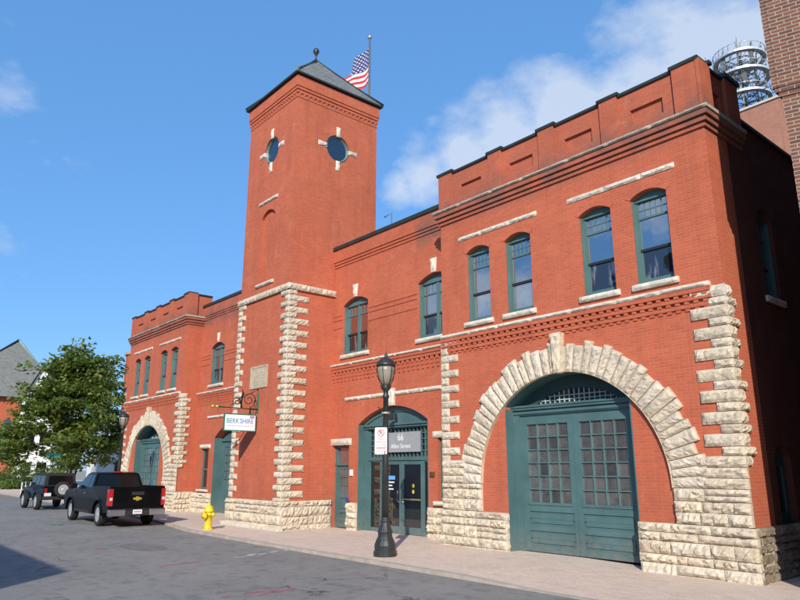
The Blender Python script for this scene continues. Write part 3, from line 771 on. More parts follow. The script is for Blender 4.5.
# ---- right: main entrance
MY = .6; f = front(MY); u0, u1 = TX1, -WD
A0, A1 = -12.85, -9.38; ent = [(A0, -.1), (A0, 3.40)] + list(reversed(segarch(A0, A1, 3.40, 3.92, 20)))[1:-1] + [(A1, 3.40), (A1, -.1)]
sd_h = R(-14.36, -.08, -13.36, 2.74); sw_h = R(-8.98, 1.06, -8.30, 2.84)
mid(u0, u1, MY, [(-13.86, -12.40, 1), (-9.78, -8.30, 1)], ent, [sd_h, sw_h])
obj('string_course', strip(f, -13.65, -11.29, 4.25, 4.37, .06, n=3), ST_TRIM, FS); obj('string_course', strip(f, -10.93, -8.72, 4.25, 4.37, .06, n=3), ST_TRIM, FS)
s = MB(); s.block(lambda u, v, d: f(-11.11+(u+11.11)*(1+.12*(v-3.9)), v, d), -11.29, -10.93, 3.93, 4.48, 0, .1, rg(), nu=3, nv=4, rough=.02); obj('keystone', s, ST_TRIM, FS)
g = rg(); m = MB()
for a, b in ((-13.36, A0), (A1, -WD)): s = MB(); ashlar(s, f, a, b, -.1, .87, .11, g, L=(.3, .6)); m.plate(R(a, -.1, b, .86), [], f, .06, 0); obj('stone_plinth', s, ST, FS)
obj('mortar_bed', m, MORTAR, FS)
obj('lintel', strip(f, -14.42, -13.22, 2.75, 2.97, .06, n=1), ST_TRIM, FS); obj('lintel', strip(f, -9.16, -8.1, 2.85, 3.03, .06, n=1), ST_TRIM, FS); obj('sill', strip(f, -9.1, -8.1, .93, 1.05, .14, n=1), ST_TRIM, FS)
# side door with glazed upper panel
q = MB(); fd = front(MY+.16); q.plate(R(-14.36, 0, -13.36, 2.74), [R(-14.24, .0, -13.45, 2.06), R(-14.24, 2.14, -13.45, 2.66)], fd, 0, .06)
q.slab(fd, -14.36, -13.36, 2.07, 2.13, 0, .03)
sdo = obj('side_door', q, TEAL, FS)
q = MB(); fe = front(MY+.2); q.plate(R(-14.24, .02, -13.45, 2.06), [R(-14.13, 1.12, -13.56, 1.96), R(-14.13, .18, -13.56, .5), R(-14.13, .6, -13.56, .98)], fe, 0, .04)
for z0, z1 in ((.18, .5), (.6, .98)): q.plate(R(-14.13, z0, -13.56, z1), [], fe, -.03, 0); q.slab(fe, -14.08, -13.61, z0+.05, z1-.05, -.03, -.012)
for i in (1, 2): q.slab(fe, -14.13+.57*i/3-.012, -14.13+.57*i/3+.012, 1.12, 1.96, -.04, -.005); q.slab(fe, -14.13, -13.56, 1.12+.84*i/3-.012, 1.12+.84*i/3+.012, -.04, -.007)
lf = obj('door_leaf', q, TEAL, sdo)
q = MB(); q.plate(R(-14.14, 1.11, -13.55, 1.97), [], fe, -.035, 0); q.plate(R(-14.25, 2.13, -13.44, 2.67), [], fe, -.02, 0); obj('panes', q, GL_PANE, sdo)
q = MB(); q.lathe([(0, 0), (.02, .0), (.035, -.05), (.02, -.08), (0, -.08)], o=(-13.52, MY+.2, 1.02), n=10, axis='y'); obj('handle', q, CHROME, sdo)
# narrow window
q = MB(); q.plate(sw_h, [R(-8.90, 1.14, -8.38, 1.9), R(-8.90, 1.97, -8.38, 2.76)], front(MY+.12), 0, .06); nw = obj('narrow_window', q, TEAL, FS)
q = MB(); q.plate(R(-8.91, 1.1, -8.37, 2.8), [], front(MY+.17), 0, 0); obj('pane', q, GL_D, nw)
# entrance screen
E0, E1 = A0+.005, A1-.005; fp = front(MY+.30)
q = MB()
gz0, gz1 = 2.33, 3.22
X = [-12.56, -12.02, -11.96, -10.99, -10.93, -9.98, -9.92, -9.70]
q.plate([(E0, 0), (E1, 0)] + segarch(E0, E1, 3.39, 3.91, 20), [R(-12.56, .12, -12.04, 2.18), R(-11.97, .0, -9.97, 2.2), R(-9.90, .12, -9.68, 2.18), R(-12.56, gz0, -9.68, gz1)], fp, 0, .07)
q.plate([(E0, 3.31), (E1, 3.31)] + segarch(E0, E1, 3.391, 3.911, 20), [], fp, .08, .08)
for z, d in ((3.25, .10), (3.32, .15)): q.slab(fp, E0, E1, z, z+.065, 0, d)
q.slab(lambda u, v, d: (A0+d, u, v), MY, MY+.30, 0, 3.4, 0, .04); q.slab(lambda u, v, d: (A1-d, u, v), MY, MY+.3, 0, 3.4, 0, .04)
q.slab(fp, E0+.04, E0+.20, 0, 3.26, 0, .05); q.slab(fp, E1-.20, E1-.04, 0, 3.26, 0, .05); q.slab(fp, E0+.2, E1-.2, 2.22, 2.30, 0, .03)
ap = segarch(E0, E1, 3.39, 3.91, 20); ai = segarch(E0+.16, E1-.16, 3.36, 3.75, 20)
for p, r1, p2, r2 in zip(ap, ap[1:], ai, ai[1:]): q.face([fp(*p, .12), fp(*r1, .12), fp(*r2, .12), fp(*p2, .12)]); q.face([fp(*p2, .12), fp(*r2, .12), fp(*r2, .08), fp(*p2, .08)])
en = obj('entrance_screen', q, TEAL, FS)
q = MB()
for i in range(1, 16): x = -12.56+2.88*i/16; q.slab(fp, x-.014, x+.014, gz0, gz1, -.06, -.01)
for i in range(1, 5): z = gz0+.0+(gz1-gz0)*i/5; q.slab(fp, -12.56, -9.68, z-.014, z+.014, -.06, -.012)
obj('transom_grid', q, TEAL_L, en)
q = MB(); q.plate(R(-12.57, gz0-.01, -9.67, gz1+.01), [], fp, -.055, 0); q.plate(R(-12.57, .1, -12.03, 2.19), [], fp, -.04, 0); q.plate(R(-9.91, .1, -9.67, 2.19), [], fp, -.04, 0); obj('glazing', q, GL_DOOR, en)
for a, b, hx in ((-11.97, -10.975, -11.06), (-10.965, -9.97, -10.88)):
    q = MB(); q.plate(R(a+.004, .01, b-.004, 2.195), [R(a+.10, .22, b-.10, 2.09)], fp, -.01, .05); lf = obj('entrance_door', q, TEAL, FS)
    p = MB(); p.plate(R(a+.09, .2, b-.09, 2.1), [], fp, -.04, 0); obj('pane', p, GL_DOOR, lf)
    p = MB(); p.tube([fp(hx, .95, -.01), fp(hx, .95, .06), fp(hx, 1.0, .085), fp(hx, 1.25, .085), fp(hx, 1.3, .06), fp(hx, 1.3, -.01)], .014, 8); obj('handle', p, CHROME, lf)
    if hx < -11:
        p = MB(); p.plate(R(a+.22, 1.62, a+.66, 1.74), [], fp, -.034, 0); obj('decal', p, simple('blue_decal', (.12, .38, .72), .5), lf)
        p = MB()
        for z, ww in ((1.54, .40), (1.44, .30), (1.33, .36)): p.plate(R(a+.22, z-.02, a+.22+ww, z+.02), [], fp, -.034, 0)
        obj('door_notice', p, WHITE, lf)
    else:
        p = MB(); p.plate(arc((a+b)/2+.02, 1.45, .065, 0, 2*pi, 16)[:-1], [], fp, -.034, 0); p.plate(arc((a+b)/2+.02, 1.27, .06, 0, 2*pi, 16)[:-1], [], fp, -.034, 0); obj('decal', p, simple('yellow_decal', (.55, .48, .08), .5), lf)
        p = MB(); p.slab(fp, a+.1, b-.1, 1.02, 1.06, -.036, .03); obj('push_bar', p, simple('brass', (.45, .36, .16), .4, .6), lf)
# ---- left linking wall
LY = .85; f = front(LY)
L0, L1 = -34.45+WD, TX0; B0, B1 = -24.32, -21.3
ent = [(B0, -.1), (B0, 3.36)] + list(reversed(segarch(B0, B1, 3.36, 3.9, 20)))[1:-1] + [(B1, 3.36), (B1, -.1)]
nw_h = R(-25.66, 1.04, -24.86, 2.88)
mid(L0, L1, LY, [(-25.28, -23.88, 1), (-20.6, -19.2, 1)], ent, [nw_h])
obj('string_course', strip(f, -25.2, -19.6, 4.28, 4.40, .06, n=5), ST_TRIM, FS); obj('lintel', strip(f, -25.84, -24.66, 2.9, 3.08, .06, n=1), ST_TRIM, FS); obj('sill', strip(f, -25.8, -24.7, .92, 1.03, .12, n=1), ST_TRIM, FS)
g = rg(); m = MB()
for a, b in ((L0, B0), (B1, L1)): s = MB(); ashlar(s, f, a, b, -.1, .87, .11, g, L=(.4, .9)); m.plate(R(a, -.1, b, .86), [], f, .06, 0); obj('stone_plinth', s, ST, FS)
obj('mortar_bed', m, MORTAR, FS)
q = MB(); q.plate(nw_h, [R(-25.57, 1.13, -24.95, 1.9), R(-25.57, 1.98, -24.95, 2.8)], front(LY+.12), 0, .06); nw = obj('narrow_window', q, TEAL, FS)
q = MB(); q.plate(R(-25.58, 1.1, -24.94, 2.82), [], front(LY+.17), 0, 0); obj('pane', q, GL_D, nw)
q = MB(); fp = front(LY+.42); gl_ = [R(B0+.35+.36*i, 1.2+.36*j, B0+.66+.36*i, 1.51+.36*j) for i in range(7) for j in range(5)]
q.plate([(B0+.005, 0), (B1-.005, 0)]+segarch(B0+.005, B1-.005, 3.35, 3.89, 20), gl_, fp, 0, .06)
q.slab(lambda u, v, d: (B0+d, u, v), LY, LY+.42, 0, 3.36, 0, .04); q.slab(fp, B0, B1, 3.2, 3.32, 0, .08); q.slab(fp, (B0+B1)/2-.03, (B0+B1)/2+.03, 0, 3.2, 0, .02)
bd = obj('bay_door', q, TEAL, FS)
q = MB(); q.plate(R(B0+.3, 1.15, B1-.3, 3.0), [], fp, -.05, 0); obj('panes', q, GL_PANE, bd)
# roofs behind the parapets
q = MB(); q.box(-WD+.1, -.25, .35, 13.9, 9.2, 9.35); q.box(-34.35, L0-.2, .35, 13.9, 9.2, 9.35); q.box(L0-.2, -WD+.1, MY+.42, 13.9, 9.55, 9.7); obj('roof', q, ROOFT, FS)
q = MB(); q.plate(R(-34.45, 0, 0, 9.7), [], back(14), 0, 0); obj('back_wall', q, BR, FS)
q = MB(); q.tube([(-13.9, 2.9, 9.6), (-13.9, 2.9, 11.95)], .03, 6); q.tube([(-14.35, 2.9, 11.9), (-13.9, 2.9, 11.95)], .025, 6); obj('vent_pipe', q, simple('galvanised_pipe', (.45, .45, .44), .4, .7), FS)
# ================================================================== GROUND
def asphalt():
    M = NT('asphalt'); tc = M.objco(); P = tc.outputs['Object']
    a = M.noise(P, .35, 6, .65); b = M.noise(P, 90, 3, .7); c_ = M.noise(P, 3.2, 5)
    mp = M.node('ShaderNodeMapping'); mp.inputs['Scale'].default_value = (.12, 1.3, 1); M.link(P, mp.inputs[0]); t = M.noise(mp.outputs[0], 1., 4)
    c = M.ramp(a, [(.3, (.19, .18, .163)), (.7, (.255, .243, .221))])
    c = M.mix(M.maprange(t, .4, .7, 0, .4), c, (.275, .262, .238))
    c = M.mix(M.maprange(c_, .5, .72, 0, .75), c, (.125, .12, .115))
    c = M.mix(.55, c, M.ramp(b, [(.3, (.22, .22, .22)), (.7, (.78, .78, .78))]), 'OVERLAY')
    sp_ = M.noise(P, 22, 4, .8); c = M.mix(M.maprange(sp_, .56, .72, 0, .5), c, (.10, .098, .094)); c = M.mix(M.maprange(sp_, .42, .30, 0, .4), c, (.34, .33, .31))
    vo = M.node('ShaderNodeTexVoronoi', feature='DISTANCE_TO_EDGE'); vo.inputs['Scale'].default_value = .33
    wv = M.node('ShaderNodeVectorMath', operation='ADD'); n3 = M.node('ShaderNodeTexNoise'); n3.inputs['Scale'].default_value = 1.2; n3.inputs['Detail'].default_value = 6; M.link(P, n3.inputs['Vector'])
    sc = M.node('ShaderNodeVectorMath', operation='SCALE'); sc.inputs['Scale'].default_value = 1.6; M.link(n3.outputs['Color'], sc.inputs[0]); M.link(P, wv.inputs[0]); M.link(sc.outputs[0], wv.inputs[1]); M.link(wv.outputs[0], vo.inputs['Vector'])
    crack = M.math('MULTIPLY', M.maprange(vo.outputs['Distance'], .004, .010, 1, 0), M.maprange(M.noise(P, .5, 2), .5, .62, 0, .7))
    c = M.mix(crack, c, (.03, .03, .03))
    M.color(c); M.b.inputs['Roughness'].default_value = .85; M.b.inputs['Specular IOR Level'].default_value = .3
    M.bump(M.math('ADD', b, M.math('MULTIPLY', crack, -3.)), .5, .006); return M.m
def pavers():
    M = NT('sidewalk_pavers'); tc = M.objco(); P = tc.outputs['Object']
    bt = M.node('ShaderNodeTexBrick', offset=.5); M.link(P, bt.inputs['Vector'])
    for k, v in (('Scale', 1.), ('Mortar Size', .006), ('Brick Width', .22), ('Row Height', .11)): bt.inputs[k].default_value = v
    bt.inputs['Color1'].default_value = (.66, .51, .40, 1); bt.inputs['Color2'].default_value = (.57, .425, .33, 1); bt.inputs['Mortar'].default_value = (.46, .39, .31, 1)
    a = M.noise(P, .7, 5); b = M.noise(P, 30, 4)
    c = M.mix(M.maprange(a, .35, .7, 0, .6), bt.outputs['Color'], (.66, .54, .43))
    c = M.mix(M.maprange(M.noise(P, 2.3, 5), .55, .75, 0, .45), c, (.36, .30, .25))
    c = M.mix(.35, c, M.ramp(b, [(.3, (.25, .25, .25)), (.7, (.75, .75, .75))]), 'OVERLAY')
    M.color(c); M.b.inputs['Roughness'].default_value = .9; M.bump(M.math('SUBTRACT', 1., bt.outputs['Fac']), .4, .004); return M.m
CONC = simple('concrete', (.41, .35, .285), .9, var=.22, scale=2.5, bump=.3)
GRND = simple('bare_ground', (.30, .27, .21), .95, var=.3, scale=.4)
ASPH, PAVE = asphalt(), pavers()
KERB = [(40, -3.75), (-12, -3.62), (-17, -3.45), (-21, -2.75), (-26, -2.3), (-36, -1.9), (-52, -1.2), (-70, -.6), (-160, 3)]
def sheet(pts, z): m = MB(); m.plate(pts, [], top(z), 0, 0); return m
struct('ground', sheet([(-900, -900), (900, -900), (900, 900), (-900, 900)], -.12), GRND)
struct('road', sheet([(40, -13.2), *KERB, (-160, -16)], -.07), ASPH)
KIN = [(x, y+.16) for x, y in KERB]
m = MB()                                                  # sidewalk falls a little toward the alley on the right
def gz(x): return 0. if x < -4 else -.035*(x+4)
xs = sorted({x for x, _ in KERB} | {-4, -2, 0, 2, 5, 10, 20} | set(range(-50, -4, 4)))
def yk(x, line):
    ln = sorted(line)
    for (xa, ya), (xb, yb) in zip(ln, ln[1:]):
        if xa <= x <= xb: return ya+(yb-ya)*(x-xa)/(xb-xa)
    return ln[-1][1]
gzz = lambda x: max(gz(x), -.05) if x > 3 else gz(x)
gzz = lambda x: max(gz(x), -.062)
def strip_sheet(y0f, y1f, dz, xa=-160, xb=40):
    m = MB(); X = [x for x in xs if xa <= x <= xb]
    for a, b in zip(X, X[1:]): m.face([(a, y0f(a), gzz(a)+dz), (b, y0f(b), gzz(b)+dz), (b, y1f(b), gzz(b)+dz), (a, y1f(a), gzz(a)+dz)])
    return m
struct('sidewalk', strip_sheet(lambda x: yk(x, KIN), lambda x: 1.6 if x > -34.4 else 24, 0.), PAVE)
m = strip_sheet(lambda x: yk(x, KERB), lambda x: yk(x, KIN), .004)
X = [x for x in xs]
for a, b in zip(X, X[1:]): m.face([(a, yk(a, KERB), -.13), (b, yk(b, KERB), -.13), (b, yk(b, KERB), gzz(b)+.004), (a, yk(a, KERB), gzz(a)+.004)])
struct('kerb', m, CONC)
struct('alley', sheet([(.0, 1.6), (1.95, 1.6), (1.95, 40), (0, 40)], -.066), ASPH)
m = MB(); m.box(-160, 40, -17, -13.2, -.3, .0); struct('sidewalk_opposite', m, CONC)
# door thresholds
# spray-painted utility marks and road patches
def dash(name, pts, w, mat, z, label, cat='road marking', group=None):
    m = MB(); g = rg()
    for (x0, y0, x1, y1) in pts:
        n = 7; d = Vector((x1-x0, y1-y0)); nn = Vector((-d.y, d.x)).normalized()
        a = []; b = []
        for i in range(n+1):
            p = Vector((x0, y0))+d*(i/n); ww = w*(.5+g.uniform(-.18, .18))*(.55 if i in (0, n) else 1)
            a.append((p.x+nn.x*ww, p.y+nn.y*ww, z)); b.append((p.x-nn.x*ww, p.y-nn.y*ww, z))
        for i in range(n): m.face([b[i], b[i+1], a[i+1], a[i]])
    return tag(obj(name, m, mat), label, cat, group)
def spray(name, col):
    M = NT(name); tc = M.objco(); n = M.noise(tc.outputs['Object'], 26, 4, .7); n2 = M.noise(tc.outputs['Object'], 4, 3)
    M.b.inputs['Roughness'].default_value = .85; M.b.inputs['Base Color'].default_value = (*col, 1)
    M.link(M.maprange(M.math('ADD', M.math('MULTIPLY', n, .6), M.math('MULTIPLY', n2, .4)), .40, .54, .1, .85), M.b.inputs['Alpha']); return M.m
RED, WHT = spray('pink_marking_paint', (.44, .16, .17)), spray('white_marking_paint', (.46, .455, .43))
zm = -.066
def gp(px, py, z=-.07):
    d = ray(px, py); t = (z-EYE[2])/d.z; return (EYE[0]+d.x*t, EYE[1]+d.y*t)
def gl(a, b): return (*gp(*a), *gp(*b))
for q in (((234, 558.3), (243, 556.6)), ((247, 556.6), (255, 553.6)), ((259, 555.2), (266, 553)), ((270, 553.3), (278, 550.6)), ((283, 551.4), (290, 549.6))):
    dash('painted_marking', [gl(*q)], .17, WHT, zm, 'one of the broken white sprayed dashes on the asphalt near the kerb', group='white sprayed dashes')
for q in (((222, 597), (230, 598)), ((243, 594.5), (262, 591)), ((258, 596), (277, 590)), ((272, 592.5), (294, 589))):
    dash('painted_marking', [gl(*q)], .13, RED, zm, 'one of the pink sprayed scribbles nearest the bottom of the photo', group='pink sprayed scribbles')
dash('painted_marking', [gl((160, 566), (199, 562))], .15, RED, zm, 'short faded pink sprayed line in the middle of the road')
dash('painted_marking', [gl((96, 549.5), (106, 548))], .2, RED, zm, 'small pink sprayed mark beside the dark road patch')
dash('painted_marking', [gl((101, 546.5), (113, 545))], .14, spray('blue_marking_paint', (.16, .28, .42)), zm, 'small blue sprayed mark beside the dark road patch')
dash('painted_marking', [gl((120, 530.5), (150, 527.5))], .14, WHT, zm, 'short pale sprayed line behind the black pickup truck')
m = MB(); c0 = gp(143, 547); m.plate([(c0[0]+cos(i*2*pi/24)*1.1, c0[1]+sin(i*2*pi/24)*.5) for i in range(24)], [], top(-.0662), 0, 0)
tag(obj('asphalt_patch', m, simple('dark_patch', (.165, .15, .138), .9, var=.3, scale=6)), 'dark oval patch of tar in the asphalt', 'road patch')

# ================================================================== STREET LAMPS
LAMPGL = simple('milky_lamp_glass', (.27, .245, .19), .3, var=.12, scale=9)
def lamp(label, loc):
    t = thing('street_lamp', label, 'street lamp', loc, 0, 'black street lamps')
    b = MB(); b.cur = 0
    b.lathe([(.27, 0), (.27, .10), (.245, .13), (.25, .24), (.215, .34), (.17, .43), (.165, .50), (.185, .53), (.165, .57), (.125, .66), (.105, .74), (.115, .77), (.1, .8), (.092, .86)], n=16, smooth=False)
    obj('base', b, BLACK, t, True)
    b = MB(); b.lathe([(.088, .85), (.075, 2.2), (.062, 3.62), (.085, 3.63), (.085, 3.68), (.06, 3.72), (.065, 3.80), (.12, 3.86), (.125, 3.90)], n=16)
    obj('pole', b, BLACK, t, True)
    ln = MB(); 
    for k in range(6):                                    # cage ribs
        a = k*pi/3; ln.tube([(cos(a)*r, sin(a)*r, z) for r, z in ((.10, 3.9), (.185, 4.1), (.225, 4.3), (.22, 4.42))], .012, 5)
    ln.lathe([(.10, 3.88), (.13, 3.9), (.13, 3.93), (.1, 3.95)], n=16)
    ln.lathe([(.235, 4.40), (.25, 4.43), (.235, 4.47), (.20, 4.53), (.13, 4.59), (.06, 4.62), (.03, 4.65), (.045, 4.68), (.02, 4.73), (.0, 4.79)], n=18)
    lan = obj('lantern', ln, BLACK, t, True)
    g_ = MB(); g_.lathe([(.095, 3.93), (.175, 4.1), (.213, 4.3), (.21, 4.42)], n=18); obj('globe', g_, LAMPGL, lan, True)
    return t
LX, LYY = -7.10, -2.9
lamp('tall black post lamp carrying a parking sign, before the main entrance', (LX, LYY, 0))
lamp('distant black post lamp between the tree and the far stone arch', (-28.3, -2.05, 0))
# banner bracket arm and the parking sign fixed to the near lamp
m = MB(); m.tube([(LX-.05, LYY-.04, 3.28), (LX-.17, LYY-.10, 3.42)], .022, 6); m.lathe([(.1, 3.24), (.1, 3.29)], o=(LX, LYY, 0), n=12)
tag(obj('banner_bracket', m, simple('worn_steel', (.42, .40, .36), .5, .4)), 'short pale steel stub clamped high on the near lamp post', 'bracket')
ang = radians(38)                                        # sign turned toward the street corner
SGN = thing('parking_sign', 'small white no-parking sign with red lettering on the lamp post', 'sign', (LX, LYY, 0))
ux, uy = cos(ang), sin(ang)
fs_ = lambda u, v, d: (LX-.10+ux*u+uy*(d+.11), LYY-.03+uy*u-ux*(d+.11), v)
def rr(u0, v0, u1, v1, r, n=4):
    o = []
    for cx_, cy_, a in ((u1-r, v0+r, -pi/2), (u1-r, v1-r, 0), (u0+r, v1-r, pi/2), (u0+r, v0+r, pi)): o += [(cx_+r*cos(a+pi/2*i/n), cy_+r*sin(a+pi/2*i/n)) for i in range(n+1)]
    return o
m = MB(); m.plate(rr(-.15, 2.29, .15, 2.92, .03), [], fs_, 0, .006); obj('sign_plate', m, simple('sign_white', (.80, .80, .79), .45), SGN)
REDP = simple('sign_red', (.55, .05, .06), .5)
m = MB(); ring = arc(0, 2.79, .085, 0, 2*pi, 20)[:-1]; m.plate(ring, [arc(0, 2.79, .066, 0, 2*pi, 20)[:-1]], fs_, .003, 0)
m.face([fs_(-.055, 2.838, .003), fs_(-.043, 2.85, .003), fs_(.055, 2.742, .003), fs_(.043, 2.73, .003)])
m.plate(R(-.135, 2.305, .135, 2.312), [], fs_, .003, 0); m.plate(R(-.12, 2.43, .12, 2.452), [], fs_, .003, 0); obj('red_emblem', m, REDP, SGN)
er = (pi/2, 0, ang)
for z, s_, tx in ((2.79, .13, 'P'), (2.645, .085, 'NO'), (2.575, .06, 'PARKING'), (2.50, .05, 'ANY TIME'), (2.36, .045, 'TOW ZONE')): text(tx, s_, REDP if tx != 'P' else BLACK, SGN, fs_(0, z, .006), er, ext=.001)
# ================================================================== HYDRANT
YEL = simple('yellow_enamel', (.78, .56, .02), .42, var=.12, scale=10)
t = thing('fire_hydrant', 'bright yellow fire hydrant on the sidewalk beside the tower', 'fire hydrant', (-16.35, -2.95, 0), radians(25))
m = MB(); m.lathe([(.185, 0), (.185, .035), (.13, .04), (.12, .10), (.118, .45), (.15, .455), (.15, .49), (.118, .495), (.118, .56), (.16, .57), (.16, .60), (.15, .61), (.145, .65), (.12, .72), (.07, .77), (.035, .785), (.035, .80)], n=20); obj('barrel', m, YEL, t, True)
m = MB(); m.lathe([(.035, .80), (.03, .86), (0, .86)], n=5, smooth=False); obj('operating_nut', m, YEL, t, True)
for s_ in (1, -1):
    m = MB(); m.lathe([(.06, .1), (.06, .17*1), (.072, .17), (.072, .215), (.03, .22), (.03, .25), (0, .25)], o=(0, 0, .48), n=12, axis='x')
    if s_ < 0: m.v = [(-x, y, z) for x, y, z in m.v]; m.f = [tuple(reversed(q)) for q in m.f]
    obj('side_cap', m, YEL, t, True)
m = MB(); m.lathe([(.085, -.09), (.085, -.19), (.10, -.19), (.10, -.24), (.035, -.245), (.035, -.28), (0, -.28)], o=(0, 0, .44), n=14, axis='y'); obj('pumper_cap', m, YEL, t, True)
m = MB()
for k in range(8): a = k*pi/4; m.lathe([(.014, .035), (.014, .06), (0, .06)], o=(cos(a)*.16, sin(a)*.16, 0), n=6)
obj('flange_bolts', m, simple('dull_iron', (.2, .17, .08), .6, .4), t, True)

# ================================================================== HANGING SIGN
HX = -16.3
GREEN = simple('green_enamel', (.01, .17, .085), .4)
t = thing('bracket_arm', 'green iron bracket arm with gold ball tips and black scrolls on the tower', 'sign bracket', (HX, TY0, 4.03))
m = MB(); m.tube([(HX, TY0, 4.03), (HX, -2.98, 4.05)], .032, 8); m.box(HX-.05, HX+.05, TY0-.02, TY0, 3.9, 4.6); obj('bar', m, GREEN, t)
m = MB()
for y in (-2.92, -3.08): m.lathe([(0, -.07), (.05, -.05), (.07, 0), (.05, .05), (0, .07)], o=(HX, y, 4.05), n=12, axis='y')
obj('ball', m, simple('gold_leaf', (.62, .42, .10), .35, .6), t)
m = MB()
def scroll(y, z, r, turns, sgn, ph): return [(HX, y+sgn*cos(ph+a)*r*(1-a/(turns*2*pi)*.8), z+sin(ph+a)*r*(1-a/(turns*2*pi)*.8)) for a in [turns*2*pi*i/26 for i in range(27)]]
m.tube(scroll(-1.72, 4.36, .26, 1.6, 1, -.6), .022, 6); m.tube(scroll(-2.18, 4.26, .17, 1.5, -1, -.8), .020, 6); m.tube([(HX, TY0-.02, 4.75), (HX, -1.6, 4.62), (HX, -2.0, 4.42), (HX, -2.45, 4.1)], .02, 6)
m.tube([(HX, -2.0, 4.06), (HX, -2.05, 4.35), (HX, -1.95, 4.55), (HX, -2.0, 4.72)], [.05, .08, .05, .015], 6)
obj('scrollwork', m, BLACK, t)
t = thing('hanging_sign', 'white hanging sign with blue lettering under the green bracket arm', 'sign', (HX, -2.03, 3.25))
fsg = side(HX); sy0, sy1, sz0, sz1 = -2.62, -1.44, 3.27, 3.81
m = MB(); m.box(HX-.02, HX+.02, sy0, sy1, sz0, sz1); pb = obj('sign_panel', m, simple('sign_panel_white', (.82, .83, .84), .4), t)
m = MB()
for a, b, c, d in ((sy0-.03, sy1+.03, sz1, sz1+.035), (sy0-.03, sy1+.03, sz0-.035, sz0), (sy0-.03, sy0, sz0, sz1), (sy1, sy1+.03, sz0, sz1)): m.box(HX-.03, HX+.03, a, b, c, d)
obj('sign_frame', m, GREEN, t)
m = MB()
for y in (-2.4, -1.65): m.tube([(HX, y, sz1+.03), (HX, y, 4.02)], .012, 6)
obj('hanger', m, BLACK, t)
eR = (pi/2, 0, pi/2)
tb = text('BERK', .235, simple('sign_teal', (.07, .30, .42), .5), t, (HX+.023, -2.56, 3.585), eR, 'LEFT', .003, sx=.90)
WB = max(v.co.x for v in tb.data.vertices)*.90+.02
text('SHIRE', .235, simple('sign_blue', (.06, .22, .55), .5), t, (HX+.023, -2.56+WB, 3.585), eR, 'LEFT', .003, sx=.90)
m = MB(); g = rg(); y = sy0+.12
while y < sy1-.12: L = g.uniform(.03, .09); m.slab(fsg, y, y+L, 3.42, 3.435, .02, .023); y += L+.02
m.slab(fsg, sy1-.22, sy1-.04, 3.70, 3.79, .02, .023)
obj('small_print', m, simple('sign_grey', (.30, .28, .38), .6), t)
# ================================================================== ADDRESS SIGN
t = thing('address_sign', 'grey address board with white number 66 above the glass entrance doors', 'sign', (-10.9, MY+.26, 2.78))
fa = front(MY+.25); m = MB(); m.plate(R(-11.93, 2.47, -10.0, 3.09), [], fa, .01, .02); obj('sign_board', m, simple('sign_grey_board', (.30, .315, .33), .45, var=.06), t)
text('66', .30, WHITE, t, fa(-10.93, 2.92, .014), (pi/2, 0, 0), ext=.002); text('Allen Street', .20, WHITE, t, fa(-10.93, 2.65, .014), (pi/2, 0, 0), ext=.002)
# wall lantern in the arch over the doors
t = thing('wall_lantern', 'small black wall lantern fixed in the arch above the entrance', 'lantern', (-10.98, MY+.06, 3.55))
m = MB(); m.box(-11.03, -10.93, MY+.05, MY+.09, 3.47, 3.67); m.tube([(-10.98, MY+.07, 3.64), (-10.98, MY-.08, 3.74), (-10.98, MY-.13, 3.68)], .012, 6); obj('bracket', m, BLACK, t)
m = MB(); m.lathe([(.05, 3.44), (.08, 3.47), (.09, 3.60), (.10, 3.61), (.03, 3.68), (0, 3.70)], o=(-10.98, MY-.13, 0.02), n=8, smooth=False); obj('lantern_body', m, BLACK, t)
for nm, x, z, sx_, sz_, mt_, lb, ct in (('intercom_box', -13.18, 1.83, .07, .10, WHITE, 'small white wall box between side door and main entrance', 'intercom'), ('keypad', -13.22, .96, .055, .07, simple('blue_plastic', (.03, .05, .25), .4), 'small dark blue box low on the wall by the side door', 'keypad'), ('wall_plaque', -9.2, 1.80, .09, .07, simple('bronze_plaque', (.16, .12, .05), .45, .6), 'small bronze plaque on the brick right of the glass doors', 'plaque')):
    m = MB(); fq = front(MY); d0 = 0 if z > 1 else .13
    m.slab(fq, x-sx_, x+sx_, z-sz_, z+sz_, d0, d0+.05); m.slab(fq, x-sx_*.6, x+sx_*.6, z-sz_*.2, z+sz_*.6, d0+.05, d0+.056)
    tag(obj(nm, m, mt_, bevel=.006), lb, ct)
# ================================================================== FLAGPOLE
FX, FY = -15.62, 3.0
t = thing('flagpole', 'slim flagpole with a pale ball behind the tower roof', 'flagpole', (FX, FY, 9.7))
m = MB(); m.lathe([(.075, 9.7), (.065, 16), (.045, 20.9)], o=(FX, FY, 0), n=10); obj('pole', m, simple('weathered_pole', (.17, .18, .19), .45, .5), t)
m = MB(); m.lathe([(0, 20.87), (.08, 20.92), (.11, 21.0), (.08, 21.08), (0, 21.11)], o=(FX, FY, 0), n=12); obj('ball', m, simple('aluminium_ball', (.5, .5, .48), .35, .8), t)
FM = NT('flag_cloth'); uvn = FM.node('ShaderNodeUVMap'); sp = FM.node('ShaderNodeSeparateXYZ'); FM.link(uvn.outputs[0], sp.inputs[0])
u, v = sp.outputs[0], sp.outputs[1]
par = FM.math('MODULO', FM.math('FLOOR', FM.math('MULTIPLY', v, 13.)), 2.)
strc = FM.mix(par, (.50, .03, .045), (.72, .70, .68))
can = FM.math('MULTIPLY', FM.math('LESS_THAN', u, .42), FM.math('GREATER_THAN', v, 6/13))
cu_ = FM.math('MULTIPLY', u, 14.); cv_ = FM.math('MULTIPLY', v, 13*1.3)
ck = FM.math('MODULO', FM.math('FLOOR', cv_), 2.)
